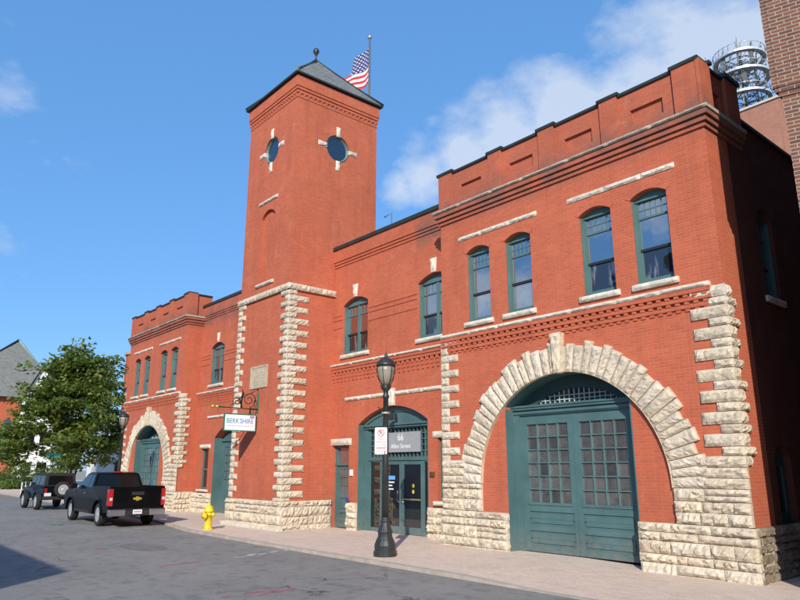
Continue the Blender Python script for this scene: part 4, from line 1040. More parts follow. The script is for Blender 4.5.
du = FM.math('SUBTRACT', FM.math('FRACT', FM.math('ADD', cu_, FM.math('MULTIPLY', ck, .5))), .5); dv = FM.math('SUBTRACT', FM.math('FRACT', cv_), .5)
dot = FM.math('LESS_THAN', FM.math('ADD', FM.math('MULTIPLY', du, du), FM.math('MULTIPLY', dv, dv)), .06)
canc = FM.mix(dot, (.035, .045, .17), (.72, .70, .70))
FM.color(FM.mix(can, strc, canc)); FM.b.inputs['Roughness'].default_value = .8
me = bpy.data.meshes.new('flag'); nu, nv = 28, 16; vs = []; fc = []; uvs = []
H, Lf = 1.85, 3.0
for j in range(nv+1):
    for i in range(nu+1):
        a, b = i/nu, j/nv
        x = -1.95*a*(.75+.25*a) - .05; drop = 1.45*a - .1*a*a; 
        z = 20.55 - (1-b)*H*(1-.42*a) - drop*(1 - .15*(1-b))
        y = .22*sin(a*9 + b*2.0)*min(1, a*3) - .55*a
        vs.append((x, y, z)); uvs.append((a, b))
for j in range(nv):
    for i in range(nu): q = j*(nu+1)+i; fc.append((q, q+1, q+nu+2, q+nu+1))
me.from_pydata([(x, y, z) for x, y, z in vs], [], fc); me.materials.append(FM.m)
ul = me.uv_layers.new(name='UVMap')
for lp in me.loops: ul.data[lp.index].uv = uvs[lp.vertex_index]
me.polygons.foreach_set('use_smooth', [True]*len(fc))
fo = bpy.data.objects.new('flag', me); COL.objects.link(fo); fo.location = (FX, FY, 0); tag(fo, 'striped red and white flag with blue starred corner flying from the pole', 'flag')
fo.data.transform(Matrix.Translation((0, 0, -18.5))); fo.location.z = 18.5
# ================================================================== VEHICLES
CARB = NT('black_car_paint'); CARB.b.inputs['Base Color'].default_value = (.004, .004, .005, 1); CARB.b.inputs['Roughness'].default_value = .3; CARB.b.inputs['Specular IOR Level'].default_value = .06; CARB.b.inputs['Coat Weight'].default_value = .12; CARB.b.inputs['Coat Roughness'].default_value = .04; CARB = CARB.m
TYRE = simple('tyre_rubber', (.018, .018, .018), .85, var=.2, scale=20); PLAST = simple('black_plastic', (.02, .02, .021), .6); ALLOY = simple('alloy_wheel', (.66, .67, .68), .35, .6)
CGL = simple('car_glass', (.006, .007, .008), .06, spec=.35); REDL = simple('red_lens', (.42, .008, .012), .15, coat=.8); WLENS = simple('clear_lens', (.55, .52, .5), .15, coat=.5)
SOFT = simple('black_soft_top', (.014, .014, .015), .8, var=.2)
def wheel(x, y, r, w, parent, sgn, name='wheel', spokes=6):
    m = MB(); m.lathe([(r*.62, -w/2*.8), (r*.70, -w/2), (r*.92, -w/2), (r, -w/2*.72), (r, w/2*.72), (r*.92, w/2), (r*.70, w/2), (r*.62, w/2*.8)], o=(x, y, r), n=28, axis='y'); wh = obj(name, m, TYRE, parent, True)
    m = MB(); o = sgn*w/2*.90
    m.lathe([(r*.64, o), (r*.60, o-sgn*.015), (r*.58, o-sgn*.09)], o=(x, y, r), n=28, axis='y')
    for k in range(spokes):
        a = 2*pi*k/spokes; c, s = cos(a), sin(a); t = .17*r
        P = lambda rad, off, dd: (x+c*rad-s*off, y+o+dd*sgn, r+s*rad+c*off)
        m.face([P(r*.1, -t*.8, -.005), P(r*.6, -t*.7, -.02), P(r*.6, t*.7, -.02), P(r*.1, t*.8, -.005)])
    m.lathe([(r*.2, o-sgn*.03), (r*.2, o), (r*.12, o+sgn*.012), (0, o+sgn*.014)], o=(x, y, r), n=14, axis='y'); obj('rim', m, ALLOY, wh, True)
    m = MB(); m.lathe([(0, o-sgn*.1), (r*.6, o-sgn*.1)], o=(x, y, r), n=20, axis='y'); obj('brake_shadow', m, PLAST, wh, True) if False else None
    return wh
def fside(y, sgn): return (lambda u, v, d: (u, y+sgn*d, v))
# ---- pickup, local x forward from the rear bumper
def pickup():
    t = thing('pickup_truck', 'black pickup truck with chrome bumper parked facing away by the kerb', 'pickup truck', (-19.62, -4.13, -.07), radians(180-1.5))
    W2, L = 1.0, 6.35; ax = (1.45, 5.28); r = .405
    def prof(x):  # side outline at sill level with round wheel arches
        return x
    archp = lambda c: [(c+.53*cos(a), .40+.53*sin(a)) for a in [pi-(pi)*i/14 for i in range(15)]]
    low = [(.30, .52)] + [(ax[0]-.53, .46)] + archp(ax[0])[1:-1] + [(ax[0]+.53, .40), (ax[1]-.53, .40)] + archp(ax[1])[1:-1] + [(ax[1]+.53, .46), (6.25, .50), (6.33, .75), (6.30, 1.08), (6.05, 1.20), (4.55, 1.27), (2.35, 1.27), (2.33, 1.40), (.17, 1.42), (.15, .56)]
    m = MB()
    for y, sg in ((W2, 1), (-W2, -1)):
        m.plate(low, [], (lambda u, v, d, y=y, sg=sg: (u, y*(1-.035*max(0, (.75-v))-.05*max(0, v-1.0)) + sg*d, v)), 0, .11)
    m.box(.15, .22, -.97, .97, .55, 1.40); m.box(2.30, 2.38, -.97, .97, .55, 1.35); m.box(.2, 2.34, -.9, .9, .70, .76)       # tailgate, bed front, bed floor
    m.box(2.38, 6.2, -.9, .9, .50, 1.10)
    hood = [[(x, y, z+.05*(1-abs(y)/.97)) for y in (-.95, -.5, 0, .5, .95)] for x, z in ((4.4, 1.26), (5.2, 1.24), (5.9, 1.19), (6.22, 1.08), (6.3, .8))]
    for a, b in zip(hood, hood[1:]):
        for i in range(4): m.face([a[i], b[i], b[i+1], a[i+1]])
    body = obj('body', m, CARB, t, True, bevel=.012)
    m = MB(); m.slab(lambda u, v, d: (.15-d, u, v), -.97, .97, .62, .66, 0, .012); m.slab(lambda u, v, d: (.15-d, u, v), -.97, .97, 1.30, 1.40, 0, .02)
    m.slab(lambda u, v, d: (.15-d, u, v), -.88, .88, .72, 1.24, 0, .01); obj('tailgate', m, CARB, t, True, bevel=.008)
    m = MB(); m.slab(lambda u, v, d: (.13-d, u, v), -.22, .22, 1.10, 1.22, 0, .012); obj('tailgate_handle', m, PLAST, t, True, bevel=.01)
    # gold cross-shaped badge
    m = MB(); fb = lambda u, v, d: (.138-d, u, v)
    m.plate([(-.15, .95), (-.06, .95), (-.045, .915), (.06, .915), (.045, .95), (.15, .95), (.165, 1.02), (.075, 1.02), (.06, 1.055), (-.045, 1.055), (-.06, 1.02), (-.135, 1.02)], [], fb, .012, .012); obj('badge', m, simple('gold_badge', (.62, .42, .06), .35, .5), t, True)
    # cab greenhouse
    def ring(z, x0, x1, x2, x3, w): return [(x0, -w, z), (x1, -w*1.0, z), (x1, w, z), (x0, w, z)]
    cab = [ring(1.24, 2.42, 4.62, 0, 0, .965), ring(1.30, 2.42, 4.58, 0, 0, .96), ring(1.84, 2.60, 3.80, 0, 0, .80), ring(1.90, 2.74, 3.66, 0, 0, .72)]
    m = MB(); m.rings(cab); obj('cab', m, CARB, t, True, bevel=.03)
    def bil(q, s, v, off):                               # point on a quad + offset along normal
        p = (Vector(q[0])*(1-s)+Vector(q[1])*s)*(1-v)+(Vector(q[3])*(1-s)+Vector(q[2])*s)*v
        n = (Vector(q[1])-Vector(q[0])).cross(Vector(q[3])-Vector(q[0])).normalized(); return tuple(p+n*off)
    A, B = cab[1], cab[2]
    def win(name, q, s0, s1, v0, v1, off=.006):
        m = MB(); m.face([bil(q, s0, v0, off), bil(q, s1, v0, off), bil(q, s1, v1, off), bil(q, s0, v1, off)]); return obj(name, m, CGL, t, True)
    for nm, q, a in (('rear_window', [A[3], A[0], B[0], B[3]], [(.05, .95, .06, .93)]), ('windshield', [A[1], A[2], B[2], B[1]], [(.04, .96, .06, .95)]), ('side_window', [A[0], A[1], B[1], B[0]], [(.07, .31, .08, .92), (.34, .93, .08, .92)]), ('side_window', [A[2], A[3], B[3], B[2]], [(.07, .66, .08, .92), (.69, .93, .08, .92)])):
        for s0, s1, v0, v1 in a: win(nm, q, s0, s1, v0, v1)
    m = MB(); m.box(2.60, 2.68, -.16, .16, 1.885, 1.925); obj('brake_light', m, REDL, t, True, bevel=.01)
    for y in (-.93, .93):
        m = MB(); s = 1 if y > 0 else -1
        m.slab(lambda u, v, d: (.17-d, u, v), y-.075, y+.075, .74, 1.33, 0, .045); m.slab(fside(s*1.0, s), .15, .34, .76, 1.31, -.05, .012); tl = obj('tail_light', m, REDL, t, True, bevel=.012)
        m = MB(); m.slab(lambda u, v, d: (.125-d, u, v), y-.05, y+.05, .93, 1.03, 0, .012); obj('reversing_lens', m, WLENS, tl, True)
        m = MB(); yy = s*1.02
        m.rings([[(4.32, yy, 1.28), (4.46, yy, 1.28), (4.46, yy, 1.46), (4.32, yy, 1.46)], [(4.36, yy+s*.2, 1.27), (4.44, yy+s*.2, 1.27), (4.44, yy+s*.2, 1.50), (4.36, yy+s*.2, 1.50)]]); mr = obj('wing_mirror', m, CARB, t, True, bevel=.02)
        m = MB()
        for x in (3.02, 4.55):                            # door shut lines
            m.slab(fside(s*.992, s), x, x+.012, .50, 1.25, 0, .006)
        m.slab(fside(s*.985, s), 2.44, 4.56, .43, .52, 0, .03); obj('sill_trim', m, PLAST, t, True)
        m = MB(); m.slab(fside(s*.985, s), 3.16, 3.36, 1.10, 1.14, 0, .035); obj('door_handle', m, CHROME, t, True, bevel=.01)
        for x in ax: wheel(x, s*.845, r, .27, t, s)
    m = MB()
    for y in (-1, 1):                                    # chrome corners and black step pad
        m.slab(lambda u, v, d: (.14-d, u, v), min(y*.42, y*1.0), max(y*.42, y*1.0), .40, .62, -.06, .13)
    mc = MB(); mc.slab(lambda u, v, d: (.14-d, u, v), -.42, .42, .40, .60, -.06, .10)
    bp = obj('rear_bumper', m, simple('bumper_chrome', (.42, .42, .44), .25, .9), t, True, bevel=.025)
    obj('bumper_step', mc, PLAST, bp, True, bevel=.02)
    for s in (-1, 1):
        for c in ax:
            m = MB(); pa = archp(c); 
            for p, q in zip(pa, pa[1:]): m.face([(p[0], s*.955, p[1]), (q[0], s*.955, q[1]), (q[0], s*1.035, q[1]), (p[0], s*1.035, p[1])]); P2 = lambda w: (c+(w[0]-c)*1.12, s*1.0, .4+(w[1]-.4)*1.12); m.face([(p[0], s*1.035, p[1]), (q[0], s*1.035, q[1]), P2(q), P2(p)])
            obj('wheel_arch', m, CARB, t, True)
    m = MB(); m.slab(lambda u, v, d: (.03-d, u, v), -1.0, 1.0, .615, .64, -.15, .012); obj('step_pad', m, PLAST, bp, True)
    m = MB(); m.slab(lambda u, v, d: (.04-d, u, v), -.16, .16, .46, .62, 0, .012); pl = obj('licence_plate', m, simple('plate_white', (.72, .72, .74), .5), t, True)
    m = MB()
    for k in range(5): m.slab(lambda u, v, d: (.028-d, u, v), -.115+k*.05, -.085+k*.05, .515, .565, 0, .003)
    obj('plate_characters', m, simple('plate_red', (.35, .08, .10), .6), pl, True)
    m = MB(); m.box(.1, 6.1, -.45, -.35, .42, .52); m.box(.1, 6.1, .35, .45, .42, .52); m.box(1.38, 1.52, -.7, .7, .34, .46); m.tube([(.25, .55, .38), (2.5, .5, .38)], .035, 8); obj('chassis', m, PLAST, t, True)
    return t
pickup()
# ---- off-road car with a spare wheel on the tail
def offroader():
    t = thing('off_road_car', 'boxy black off-road car with spare wheel on its tail, ahead of the pickup', 'car', (-32.9, -3.35, -.07), radians(180+1))
    ax = (.85, 3.35); r = .40
    m = MB(); m.box(.05, 4.1, -.78, .78, .52, 1.06); m.box(.05, 2.95, -.78, .78, 1.06, 1.16)
    hood = [[(x, -w, .9), (x, -w, z), (x, 0, z+.04), (x, w, z), (x, w, .9)] for x, w, z in ((2.7, .74, 1.16), (3.4, .68, 1.14), (4.05, .60, 1.10))]
    m.rings(hood); obj('body', m, CARB, t, True, bevel=.02)
    m = MB(); cab = [[(.07, -.77, 1.16), (2.82, -.77, 1.16), (2.82, .77, 1.16), (.07, .77, 1.16)], [(.15, -.69, 1.76), (2.42, -.69, 1.76), (2.42, .69, 1.76), (.15, .69, 1.76)], [(.22, -.63, 1.83), (2.36, -.63, 1.83), (2.36, .63, 1.83), (.22, .63, 1.83)]]
    m.rings(cab); obj('soft_top', m, SOFT, t, True, bevel=.03)
    def q2(a, b, c, d, off): n = (Vector(b)-Vector(a)).cross(Vector(d)-Vector(a)).normalized()*off; return [tuple(Vector(p)+n) for p in (a, b, c, d)]
    def bil(q, s, v): return (Vector(q[0])*(1-s)+Vector(q[1])*s)*(1-v)+(Vector(q[3])*(1-s)+Vector(q[2])*s)*v
    A, B = cab[0], cab[1]
    for q, a in (([A[3], A[0], B[0], B[3]], [(.10, .90, .12, .86)]), ([A[0], A[1], B[1], B[0]], [(.04, .36, .12, .88), (.40, .64, .12, .88), (.68, .94, .12, .88)]), ([A[2], A[3], B[3], B[2]], [(.06, .32, .12, .88), (.36, .60, .12, .88), (.64, .96, .12, .88)]), ([A[1], A[2], B[2], B[1]], [(.05, .95, .1, .95)])):
        for s0, s1, v0, v1 in a: m = MB(); m.face(q2(bil(q, s0, v0), bil(q, s1, v0), bil(q, s1, v1), bil(q, s0, v1), .008)); obj('window', m, CGL, t, True)
    for y in (-1, 1):
        m = MB()
        for c in ax:
            pts = [(c+(.56)*cos(a), .44+.50*sin(a)) for a in [pi*.98-pi*.96*i/12 for i in range(13)]]
            for p, q in zip(pts, pts[1:]): m.face([(p[0], y*.70, p[1]), (q[0], y*.70, q[1]), (q[0], y*.94, q[1]), (p[0], y*.94, p[1])]); m.face([(p[0], y*.94, p[1]), (q[0], y*.94, q[1]), (q[0], y*.94, q[1]-.06), (p[0], y*.94, p[1]-.06)])
        obj('fender', m, PLAST, t, True)
        for x in ax: wheel(x, y*.80, r, .25, t, y, spokes=5)
        m = MB(); m.slab(lambda u, v, d: (.05-d, u, v), y*.68-.06, y*.68+.06, .86, 1.06, 0, .05); obj('tail_light', m, REDL, t, True, bevel=.01)
        m = MB(); m.box(2.62, 2.75, min(y*.82, y*1.0), max(y*.82, y*1.0), 1.18, 1.36); obj('wing_mirror', m, PLAST, t, True, bevel=.02)
    wh = wheel(0, 0, .385, .24, t, 1, 'spare_wheel', 5)
    wh.rotation_euler = (0, 0, radians(90)); wh.location = (-.14, -.06, .62)
    m = MB(); m.box(-.12, .08, -.80, .80, .50, .66); obj('rear_bumper', m, PLAST, t, True, bevel=.02)
    m = MB(); m.slab(lambda u, v, d: (.03-d, u, v), .42, .74, .68, .84, 0, .02); obj('licence_plate', m, simple('plate_white2', (.7, .7, .72), .5), t, True)
    return t
offroader()
# ---- pale saloon far off at the end of the street
SILV = NT('silver_car_paint'); SILV.b.inputs['Base Color'].default_value = (.52, .54, .54, 1); SILV.b.inputs['Metallic'].default_value = .3; SILV.b.inputs['Roughness'].default_value = .3; SILV = SILV.m
t = thing('parked_car', 'pale silver saloon car parked by the bushes at the far left', 'car', (-79.5, 3.2, -.04), radians(150))
def crs(x, w, zs): return [(x, -w, zs[0]), (x, -w*1.02, zs[1]), (x, -w*.93, zs[2]), (x, w*.93, zs[2]), (x, w*1.02, zs[1]), (x, w, zs[0])]
m = MB(); m.rings([crs(-2.2, .75, (.35, .6, .82)), crs(-2.05, .86, (.28, .6, .93)), crs(-1.2, .88, (.25, .6, .96)), crs(1.0, .88, (.25, .6, .93)), crs(1.9, .84, (.27, .55, .80)), crs(2.2, .7, (.35, .5, .66))]); obj('body', m, SILV, t, True, bevel=.03)
m = MB(); m.rings([[(-1.7, -.80, .94), (1.05, -.80, .92), (1.05, .80, .92), (-1.7, .80, .94)], [(-1.0, -.62, 1.40), (.25, -.62, 1.40), (.25, .62, 1.40), (-1.0, .62, 1.40)]]); obj('windows', m, CGL, t, True, bevel=.03)
m = MB(); m.rings([[(-1.02, -.62, 1.395), (.27, -.62, 1.395), (.27, .62, 1.395), (-1.02, .62, 1.395)], [(-.9, -.5, 1.45), (.15, -.5, 1.45), (.15, .5, 1.45), (-.9, .5, 1.45)]]); obj('roof', m, SILV, t, True)
for x in (-1.35, 1.35):
    for y in (-1, 1): wheel(x, y*.78, .31, .2, t, y)
# ================================================================== NEIGHBOURS
def building_box(name, label, poly, h, mat, base=-.3):
    t = thing(name, label, 'building', (poly[0][0], poly[0][1], 0))
    m = MB(); n = len(poly)
    for i in range(n):
        a, b = poly[i], poly[(i+1) % n]; m.face([(*a, base), (*b, base), (*b, h), (*a, h)])
    obj('wall', m, mat, t); m = MB(); m.plate(poly, [], top(h-.05), 0, 0); obj('roof', m, ROOFT, t); return t
ax_, ay_ = 1.95, -1.25; ex = (cos(radians(17)), sin(radians(17)))
poly = [(ax_, ay_), (ax_+9*ex[0], ay_+9*ex[1]), (ax_+9*ex[0], 15), (ax_, 15)]
t = building_box('corner_building', 'tall brown brick building with pale mortar at the right edge, across the alley', poly, 15.5, BR_DARK)
m = MB()
def off(p, o): return (p[0], p[1])
for z0, z1, o in ((8.35, 8.43, .04), (8.43, 8.51, .08), (8.51, 15.3, .11)):
    m.box(ax_-o, ax_+.0, ay_-o+.02, 14.9, z0, z1)
    q = [(ax_-o, ay_-o), (ax_+9*ex[0], ay_+9*ex[1]-o), (ax_+9*ex[0], ay_+9*ex[1]+.3), (ax_-o, ay_+.3)]
    m.plate(q, [], top(z0), 0, 0); m.plate(q, [], top(z1), 0, z1-z0)
obj('corbelled_wall', m, BR_DARK, t)
m = MB()
for i in range(3):
    u = 2.2+2.6*i
    for z in (1., 5., 9.4):
        m = MB()
        P = lambda s, v, d: (ax_+ex[0]*s+ex[1]*d, ay_+ex[1]*s-ex[0]*d, v)
        m.slab(P, u, u+1.2, z, z+2.2, 0, .06 if z < 9 else .2); obj('window', m, GL_D, t)
# ---- tan building behind with lattice antenna cage
FYY = 30.
poly = [(-14.5, FYY), (9, FYY), (9, FYY+16), (-14.5, FYY+16)]
ATOP = 25.0
t = building_box('rear_building', 'tall tan brick building with flat parapet behind the fire station', poly, 25.0, BR_FAR)
m = MB(); m.box(-14.6, 9.1, FYY-.1, FYY, 24.93, 25.08); obj('parapet', m, simple('pale_parapet', (.55, .50, .45), .7), t)
ANT = simple('galvanised_steel', (.56, .57, .57), .5, .35, var=.15); ANTD = simple('shadowed_steel', (.16, .17, .17), .6, .3)
acx, acy, az0 = -11.1, FYY+3.0, 26.2
t = thing('antenna_tower', 'round galvanised lattice antenna cage with three ring decks on the rear roof', 'antenna', (acx, acy, az0))
t.scale = (.74, .74, .78)
def ring_tube(m, r, z, rad, n=28):
    p = [(acx+r*cos(2*pi*i/n), acy+r*sin(2*pi*i/n), z) for i in range(n+1)]; m.tube(p, rad, 6, cap=False)
m = MB(); NC = 10; rr_ = 2.35
for k in range(NC):
    a = 2*pi*k/NC; m.tube([(acx+rr_*.86*cos(a), acy+rr_*.86*sin(a), az0), (acx+rr_*.86*cos(a), acy+rr_*.86*sin(a), az0+6.2)], .07, 6)
    for z in (0, 2., 4.):
        a2 = 2*pi*(k+1)/NC; m.tube([(acx+rr_*.86*cos(a), acy+rr_*.86*sin(a), az0+z), (acx+rr_*.86*cos(a2), acy+rr_*.86*sin(a2), az0+z+2)], .045, 5)
m.tube([(acx, acy, az0-1.8), (acx, acy, az0+6.6)], .18, 8)
for k in range(4): a = k*pi/2+.4; m.tube([(acx+1.2*cos(a), acy+1.2*sin(a), az0), (acx+1.2*cos(a), acy+1.2*sin(a), az0+6.3)], .10, 6); m.tube([(acx+1.2*cos(a), acy+1.2*sin(a), az0+6.3), (acx, acy, az0+6.8)], .06, 5)
obj('lattice', m, ANT, t)
for zc, r in ((1.2, 2.35), (3.3, 2.55), (5.2, 2.35)):
    m = MB(); n = 28
    for i in range(n):
        a, b = 2*pi*i/n, 2*pi*(i+1)/n
        P = lambda an, rad, z: (acx+rad*cos(an), acy+rad*sin(an), az0+z)
        m.face([P(a, r, zc), P(b, r, zc), P(b, r, zc+.22), P(a, r, zc+.22)]); m.face([P(a, r, zc), P(b, r, zc), P(b, r*.8, zc), P(a, r*.8, zc)])
        if i % 2: m.tube([P(a, r, zc+.3), P(a, r*.98, zc+.85)], .035, 4)
    ring_tube(m, r*.98, az0+zc+.85, .05)
    obj('ring_deck', m, ANT, t)
m = MB()
for zc in (1.0, 2.3, 3.1, 4.4, 5.0):
    ring_tube(m, 1.5, az0+zc, .07, 16)
    for k in range(8): a = 2*pi*k/8+zc; m.tube([(acx, acy, az0+zc), (acx+2.2*cos(a), acy+2.2*sin(a), az0+zc+.1)], .05, 4)
for k in range(9): a = 2*pi*k/9+.2; m.tube([(acx+1.6*cos(a), acy+1.6*sin(a), az0), (acx+1.5*cos(a+.9), acy+1.5*sin(a+.9), az0+5.8)], .05, 4)
obj('inner_framing', m, ANTD, t)
for a, z, h_ in ((2.6, 4.2, 1.5), (3.4, 3.6, 1.2), (4.3, 4.0, 1.1), (5.2, 2.0, 1.2), (5.6, 3.9, 1.2), (4.7, 1.9, 1.2), (3.9, 1.8, 1.1)):
    m = MB(); x, y = acx+2.0*cos(a), acy+2.0*sin(a); m.box(x-.16, x+.16, y-.12, y+.12, az0+z, az0+z+h_); obj('panel_antenna', m, ANTD, t)
m = MB(); m.tube([(acx-3.3, acy-.6, az0+4.5), (acx-1.8, acy-.4, az0+4.9)], .05, 5); m.tube([(acx-2.9, acy-.6, az0+4.6), (acx-2.9, acy-.6, az0+6.9)], .04, 5); m.tube([(acx-3.15, acy-.6, az0+6.2), (acx-2.6, acy-.6, az0+6.2)], .03, 5)
m.tube([(acx, acy, az0+6.6), (acx, acy, az0+7.9)], .035, 5); m.tube([(acx-.3, acy, az0+7.5), (acx+.3, acy, az0+7.5)], .025, 5); obj('whip_antenna', m, ANT, t)
m = MB()
for i in range(13): x = -13.5+i*1.8; m.tube([(x, FYY+.2, 24.9), (x, FYY+.2, 26.0)], .04, 5)
for z in (25.5, 26.0): m.tube([(-13.5, FYY+.2, z), (8.1, FYY+.2, z)], .04, 5)
tag(obj('roof_railing', m, ANT), 'thin steel railing along the roof edge of the tan rear building', 'railing')

# ---- opposite side of the street: seen only as reflections and one shadow
poly = [(-26, -32), (.35, -32), (.35, -19.7), (-26, -19.7)]
t = building_box('opposite_building', 'plain brick shop building on the opposite side of the street', poly, 8.1, simple('grey_stucco', (.16, .16, .155), .85, var=.2))
m = MB()
for i in range(9):
    for z in (1., 4.6): m = MB(); m.slab(back(-19.7), -25+i*2.9, -23.6+i*2.9, z, z+2., 0, .05); obj('window', m, GL_D, t)
t = building_box('opposite_house', 'pale rendered house on the opposite side of the street', [(-52, -34), (-33, -34), (-33, -20), (-52, -20)], 7.0, simple('pale_render', (.5, .48, .43), .8, var=.1))

# ================================================================== FAR LEFT
t = thing('church', 'brick church with steep slate cross gable at the far left', 'building', (-92, 4, 0))
# local frame facing the camera
dirv = Vector((-92-EYE[0], 4-EYE[1], 0)).normalized(); rt = Vector((dirv.y, -dirv.x, 0))
def L(r, d, z): p = Vector((EYE[0], EYE[1], 0))+dirv*d+rt*r; return (p.x, p.y, z)
m = MB(); m.rings([[L(-11, 92, -1), L(4.5, 92, -1), L(4.5, 112, -1), L(-11, 112, -1)], [L(-11, 92, 10.6), L(4.5, 92, 10.6), L(4.5, 112, 10.6), L(-11, 112, 10.6)]], cap=False)
m.face([L(-6.5, 91.4, -1), L(2.8, 91.4, -1), L(2.8, 91.4, 10.6), L(-6.5, 91.4, 10.6)])
obj('wall', m, BR_CHURCH, t)
SL2 = bpy.data.materials['roof_slate']
m = MB()
m.face([L(-11.6, 91.2, 10.4), L(5.2, 91.2, 10.4), L(1.5, 102, 16.6), L(-11.6, 102, 16.6)]); m.face([L(5.2, 91.2, 10.4), L(5.2, 113, 10.4), L(1.5, 102, 16.6)])
# steep pyramid over the near corner
P0, P1, P2, P3, AP = L(-7.6, 90.6, 10.1), L(6.4, 90.6, 10.1), L(6.4, 99, 10.1), L(-7.6, 99, 10.1), L(.8, 94, 17.3)
for a, b in ((P0, P1), (P1, P2), (P2, P3), (P3, P0)): m.face([a, b, AP])
rf = obj('roof', m, SL2, t)
m = MB()
for p in (P0, P1): m.tube([p, AP], .16, 5)
obj('hip_flashing', m, COPPER, rf)
for i, r_ in enumerate((-5.2, -2.5, .2)):
    m = MB(); m.face([L(r_, 91.3, 3.), L(r_+1.1, 91.3, 3.), L(r_+1.1, 91.3, 7.), L(r_+.55, 91.3, 7.8), L(r_, 91.3, 7.)]); obj('window', m, GL_D, t)
def house(name, label, d, r0, r1, z, zr, mat, roofm, depth=8):
    p = L((r0+r1)/2, d, 0); t = thing(name, label, 'building', p)
    m = MB(); rc = (r0+r1)/2
    m.face([L(r0, d, -1), L(r1, d, -1), L(r1, d, z), L(rc, d, zr), L(r0, d, z)]); m.face([L(r1, d, -1), L(r1, d+depth, -1), L(r1, d+depth, z), L(r1, d, z)]); m.face([L(r0, d, -1), L(r0, d+depth, -1), L(r0, d+depth, z), L(r0, d, z)]); obj('wall', m, mat, t)
    m = MB()
    for a in (r0, r1):
        e = (r0-.4) if a == r0 else (r1+.4)
        m.face([L(e, d-.4, z-.3), L(rc, d-.4, zr+.15), L(rc, d+depth, zr+.15), L(e, d+depth, z-.3)])
    obj('roof', m, roofm, t)
    for r_ in (r0+(r1-r0)*.2, r0+(r1-r0)*.62):
        for zz in (1.2, 4.6):
            if zz+1.5 < z: m = MB(); m.face([L(r_, d-.03, zz), L(r_+1., d-.03, zz), L(r_+1., d-.03, zz+1.5), L(r_, d-.03, zz+1.5)]); obj('window', m, GL_D, t)
    return t
WH = simple('white_clapboard', (.72, .72, .70), .6, var=.06)
house('white_house', 'white gabled house with grey roof behind the tree', 90, 1.9, 5.6, 9.6, 13.9, WH, SL2)
house('white_house', 'low white house seen between the tree trunks and the truck', 72, 8.5, 16.5, 5.2, 7.6, WH, SL2)
house('white_house', 'white house peeping out between tree top and fire station', 84, 13.0, 19.5, 11.8, 14.2, WH, SL2)
t = thing('brick_chimney', 'tall red brick chimney stack peeping out above the tree', 'chimney', L(13.7, 90, 0)); m = MB(); m.rings([[L(12.9, 90, 0), L(14.6, 90, 0), L(14.6, 91.5, 0), L(12.9, 91.5, 0)], [L(12.9, 90, 16.0), L(14.6, 90, 16.0), L(14.6, 91.5, 16.0), L(12.9, 91.5, 16.0)]]); obj('stack', m, BR_CHURCH, t)
m = MB(); m.rings([[L(12.7, 89.8, 16.0), L(14.8, 89.8, 16.0), L(14.8, 91.7, 16.0), L(12.7, 91.7, 16.0)], [L(12.7, 89.8, 16.4), L(14.8, 89.8, 16.4), L(14.8, 91.7, 16.4), L(12.7, 91.7, 16.4)]]); obj('cap', m, CONC, t)

# ---- foliage
def leafmat(name, c1, c2, c3):
    M = NT(name); g = M.node('ShaderNodeNewGeometry')
    M.color(M.ramp(g.outputs['Random Per Island'], [(0., c1), (.55, c2), (.93, c2), (.97, c3)])); M.b.inputs['Roughness'].default_value = .55; M.b.inputs['Specular IOR Level'].default_value = .35
    tr = M.node('ShaderNodeBsdfTranslucent'); tr.inputs[0].default_value = (c2[0]*1.3, c2[1]*1.4, c2[2]*.8, 1)
    mx = M.node('ShaderNodeMixShader'); mx.inputs[0].default_value = .3; M.link(M.b.outputs[0], mx.inputs[1]); M.link(tr.outputs[0], mx.inputs[2]); M.link(mx.outputs[0], M.n['Material Output'].inputs[0]); return M.m
LEAF = leafmat('leaf_green', (.065, .105, .02), (.165, .215, .045), (.22, .15, .04)); LEAF2 = leafmat('bush_green', (.06, .10, .02), (.13, .19, .04), (.2, .2, .05)); LEAF3 = leafmat('dark_leaf', (.02, .04, .012), (.05, .085, .02), (.08, .1, .03))
BARK = simple('bark', (.060, .046, .036), .95, var=.4, scale=9, bump=.6)
def leaves(m, g, c, rad, n, s, flat=.8):
    for _ in range(n):
        while True:
            p = Vector((g.uniform(-1, 1), g.uniform(-1, 1), g.uniform(-1, 1)))
            if .25 < p.length < 1: break
        p = Vector((p.x*rad[0], p.y*rad[1], p.z*rad[2])) + c
        u = Vector((g.gauss(0, 1), g.gauss(0, 1), g.gauss(0, .5))).normalized(); w = u.cross(Vector((g.gauss(0, .6), g.gauss(0, .6), 1))).normalized()
        k = s*g.uniform(.6, 1.3)
        m.face([p-u*k, p+w*k*.55, p+u*k, p-w*k*.55])
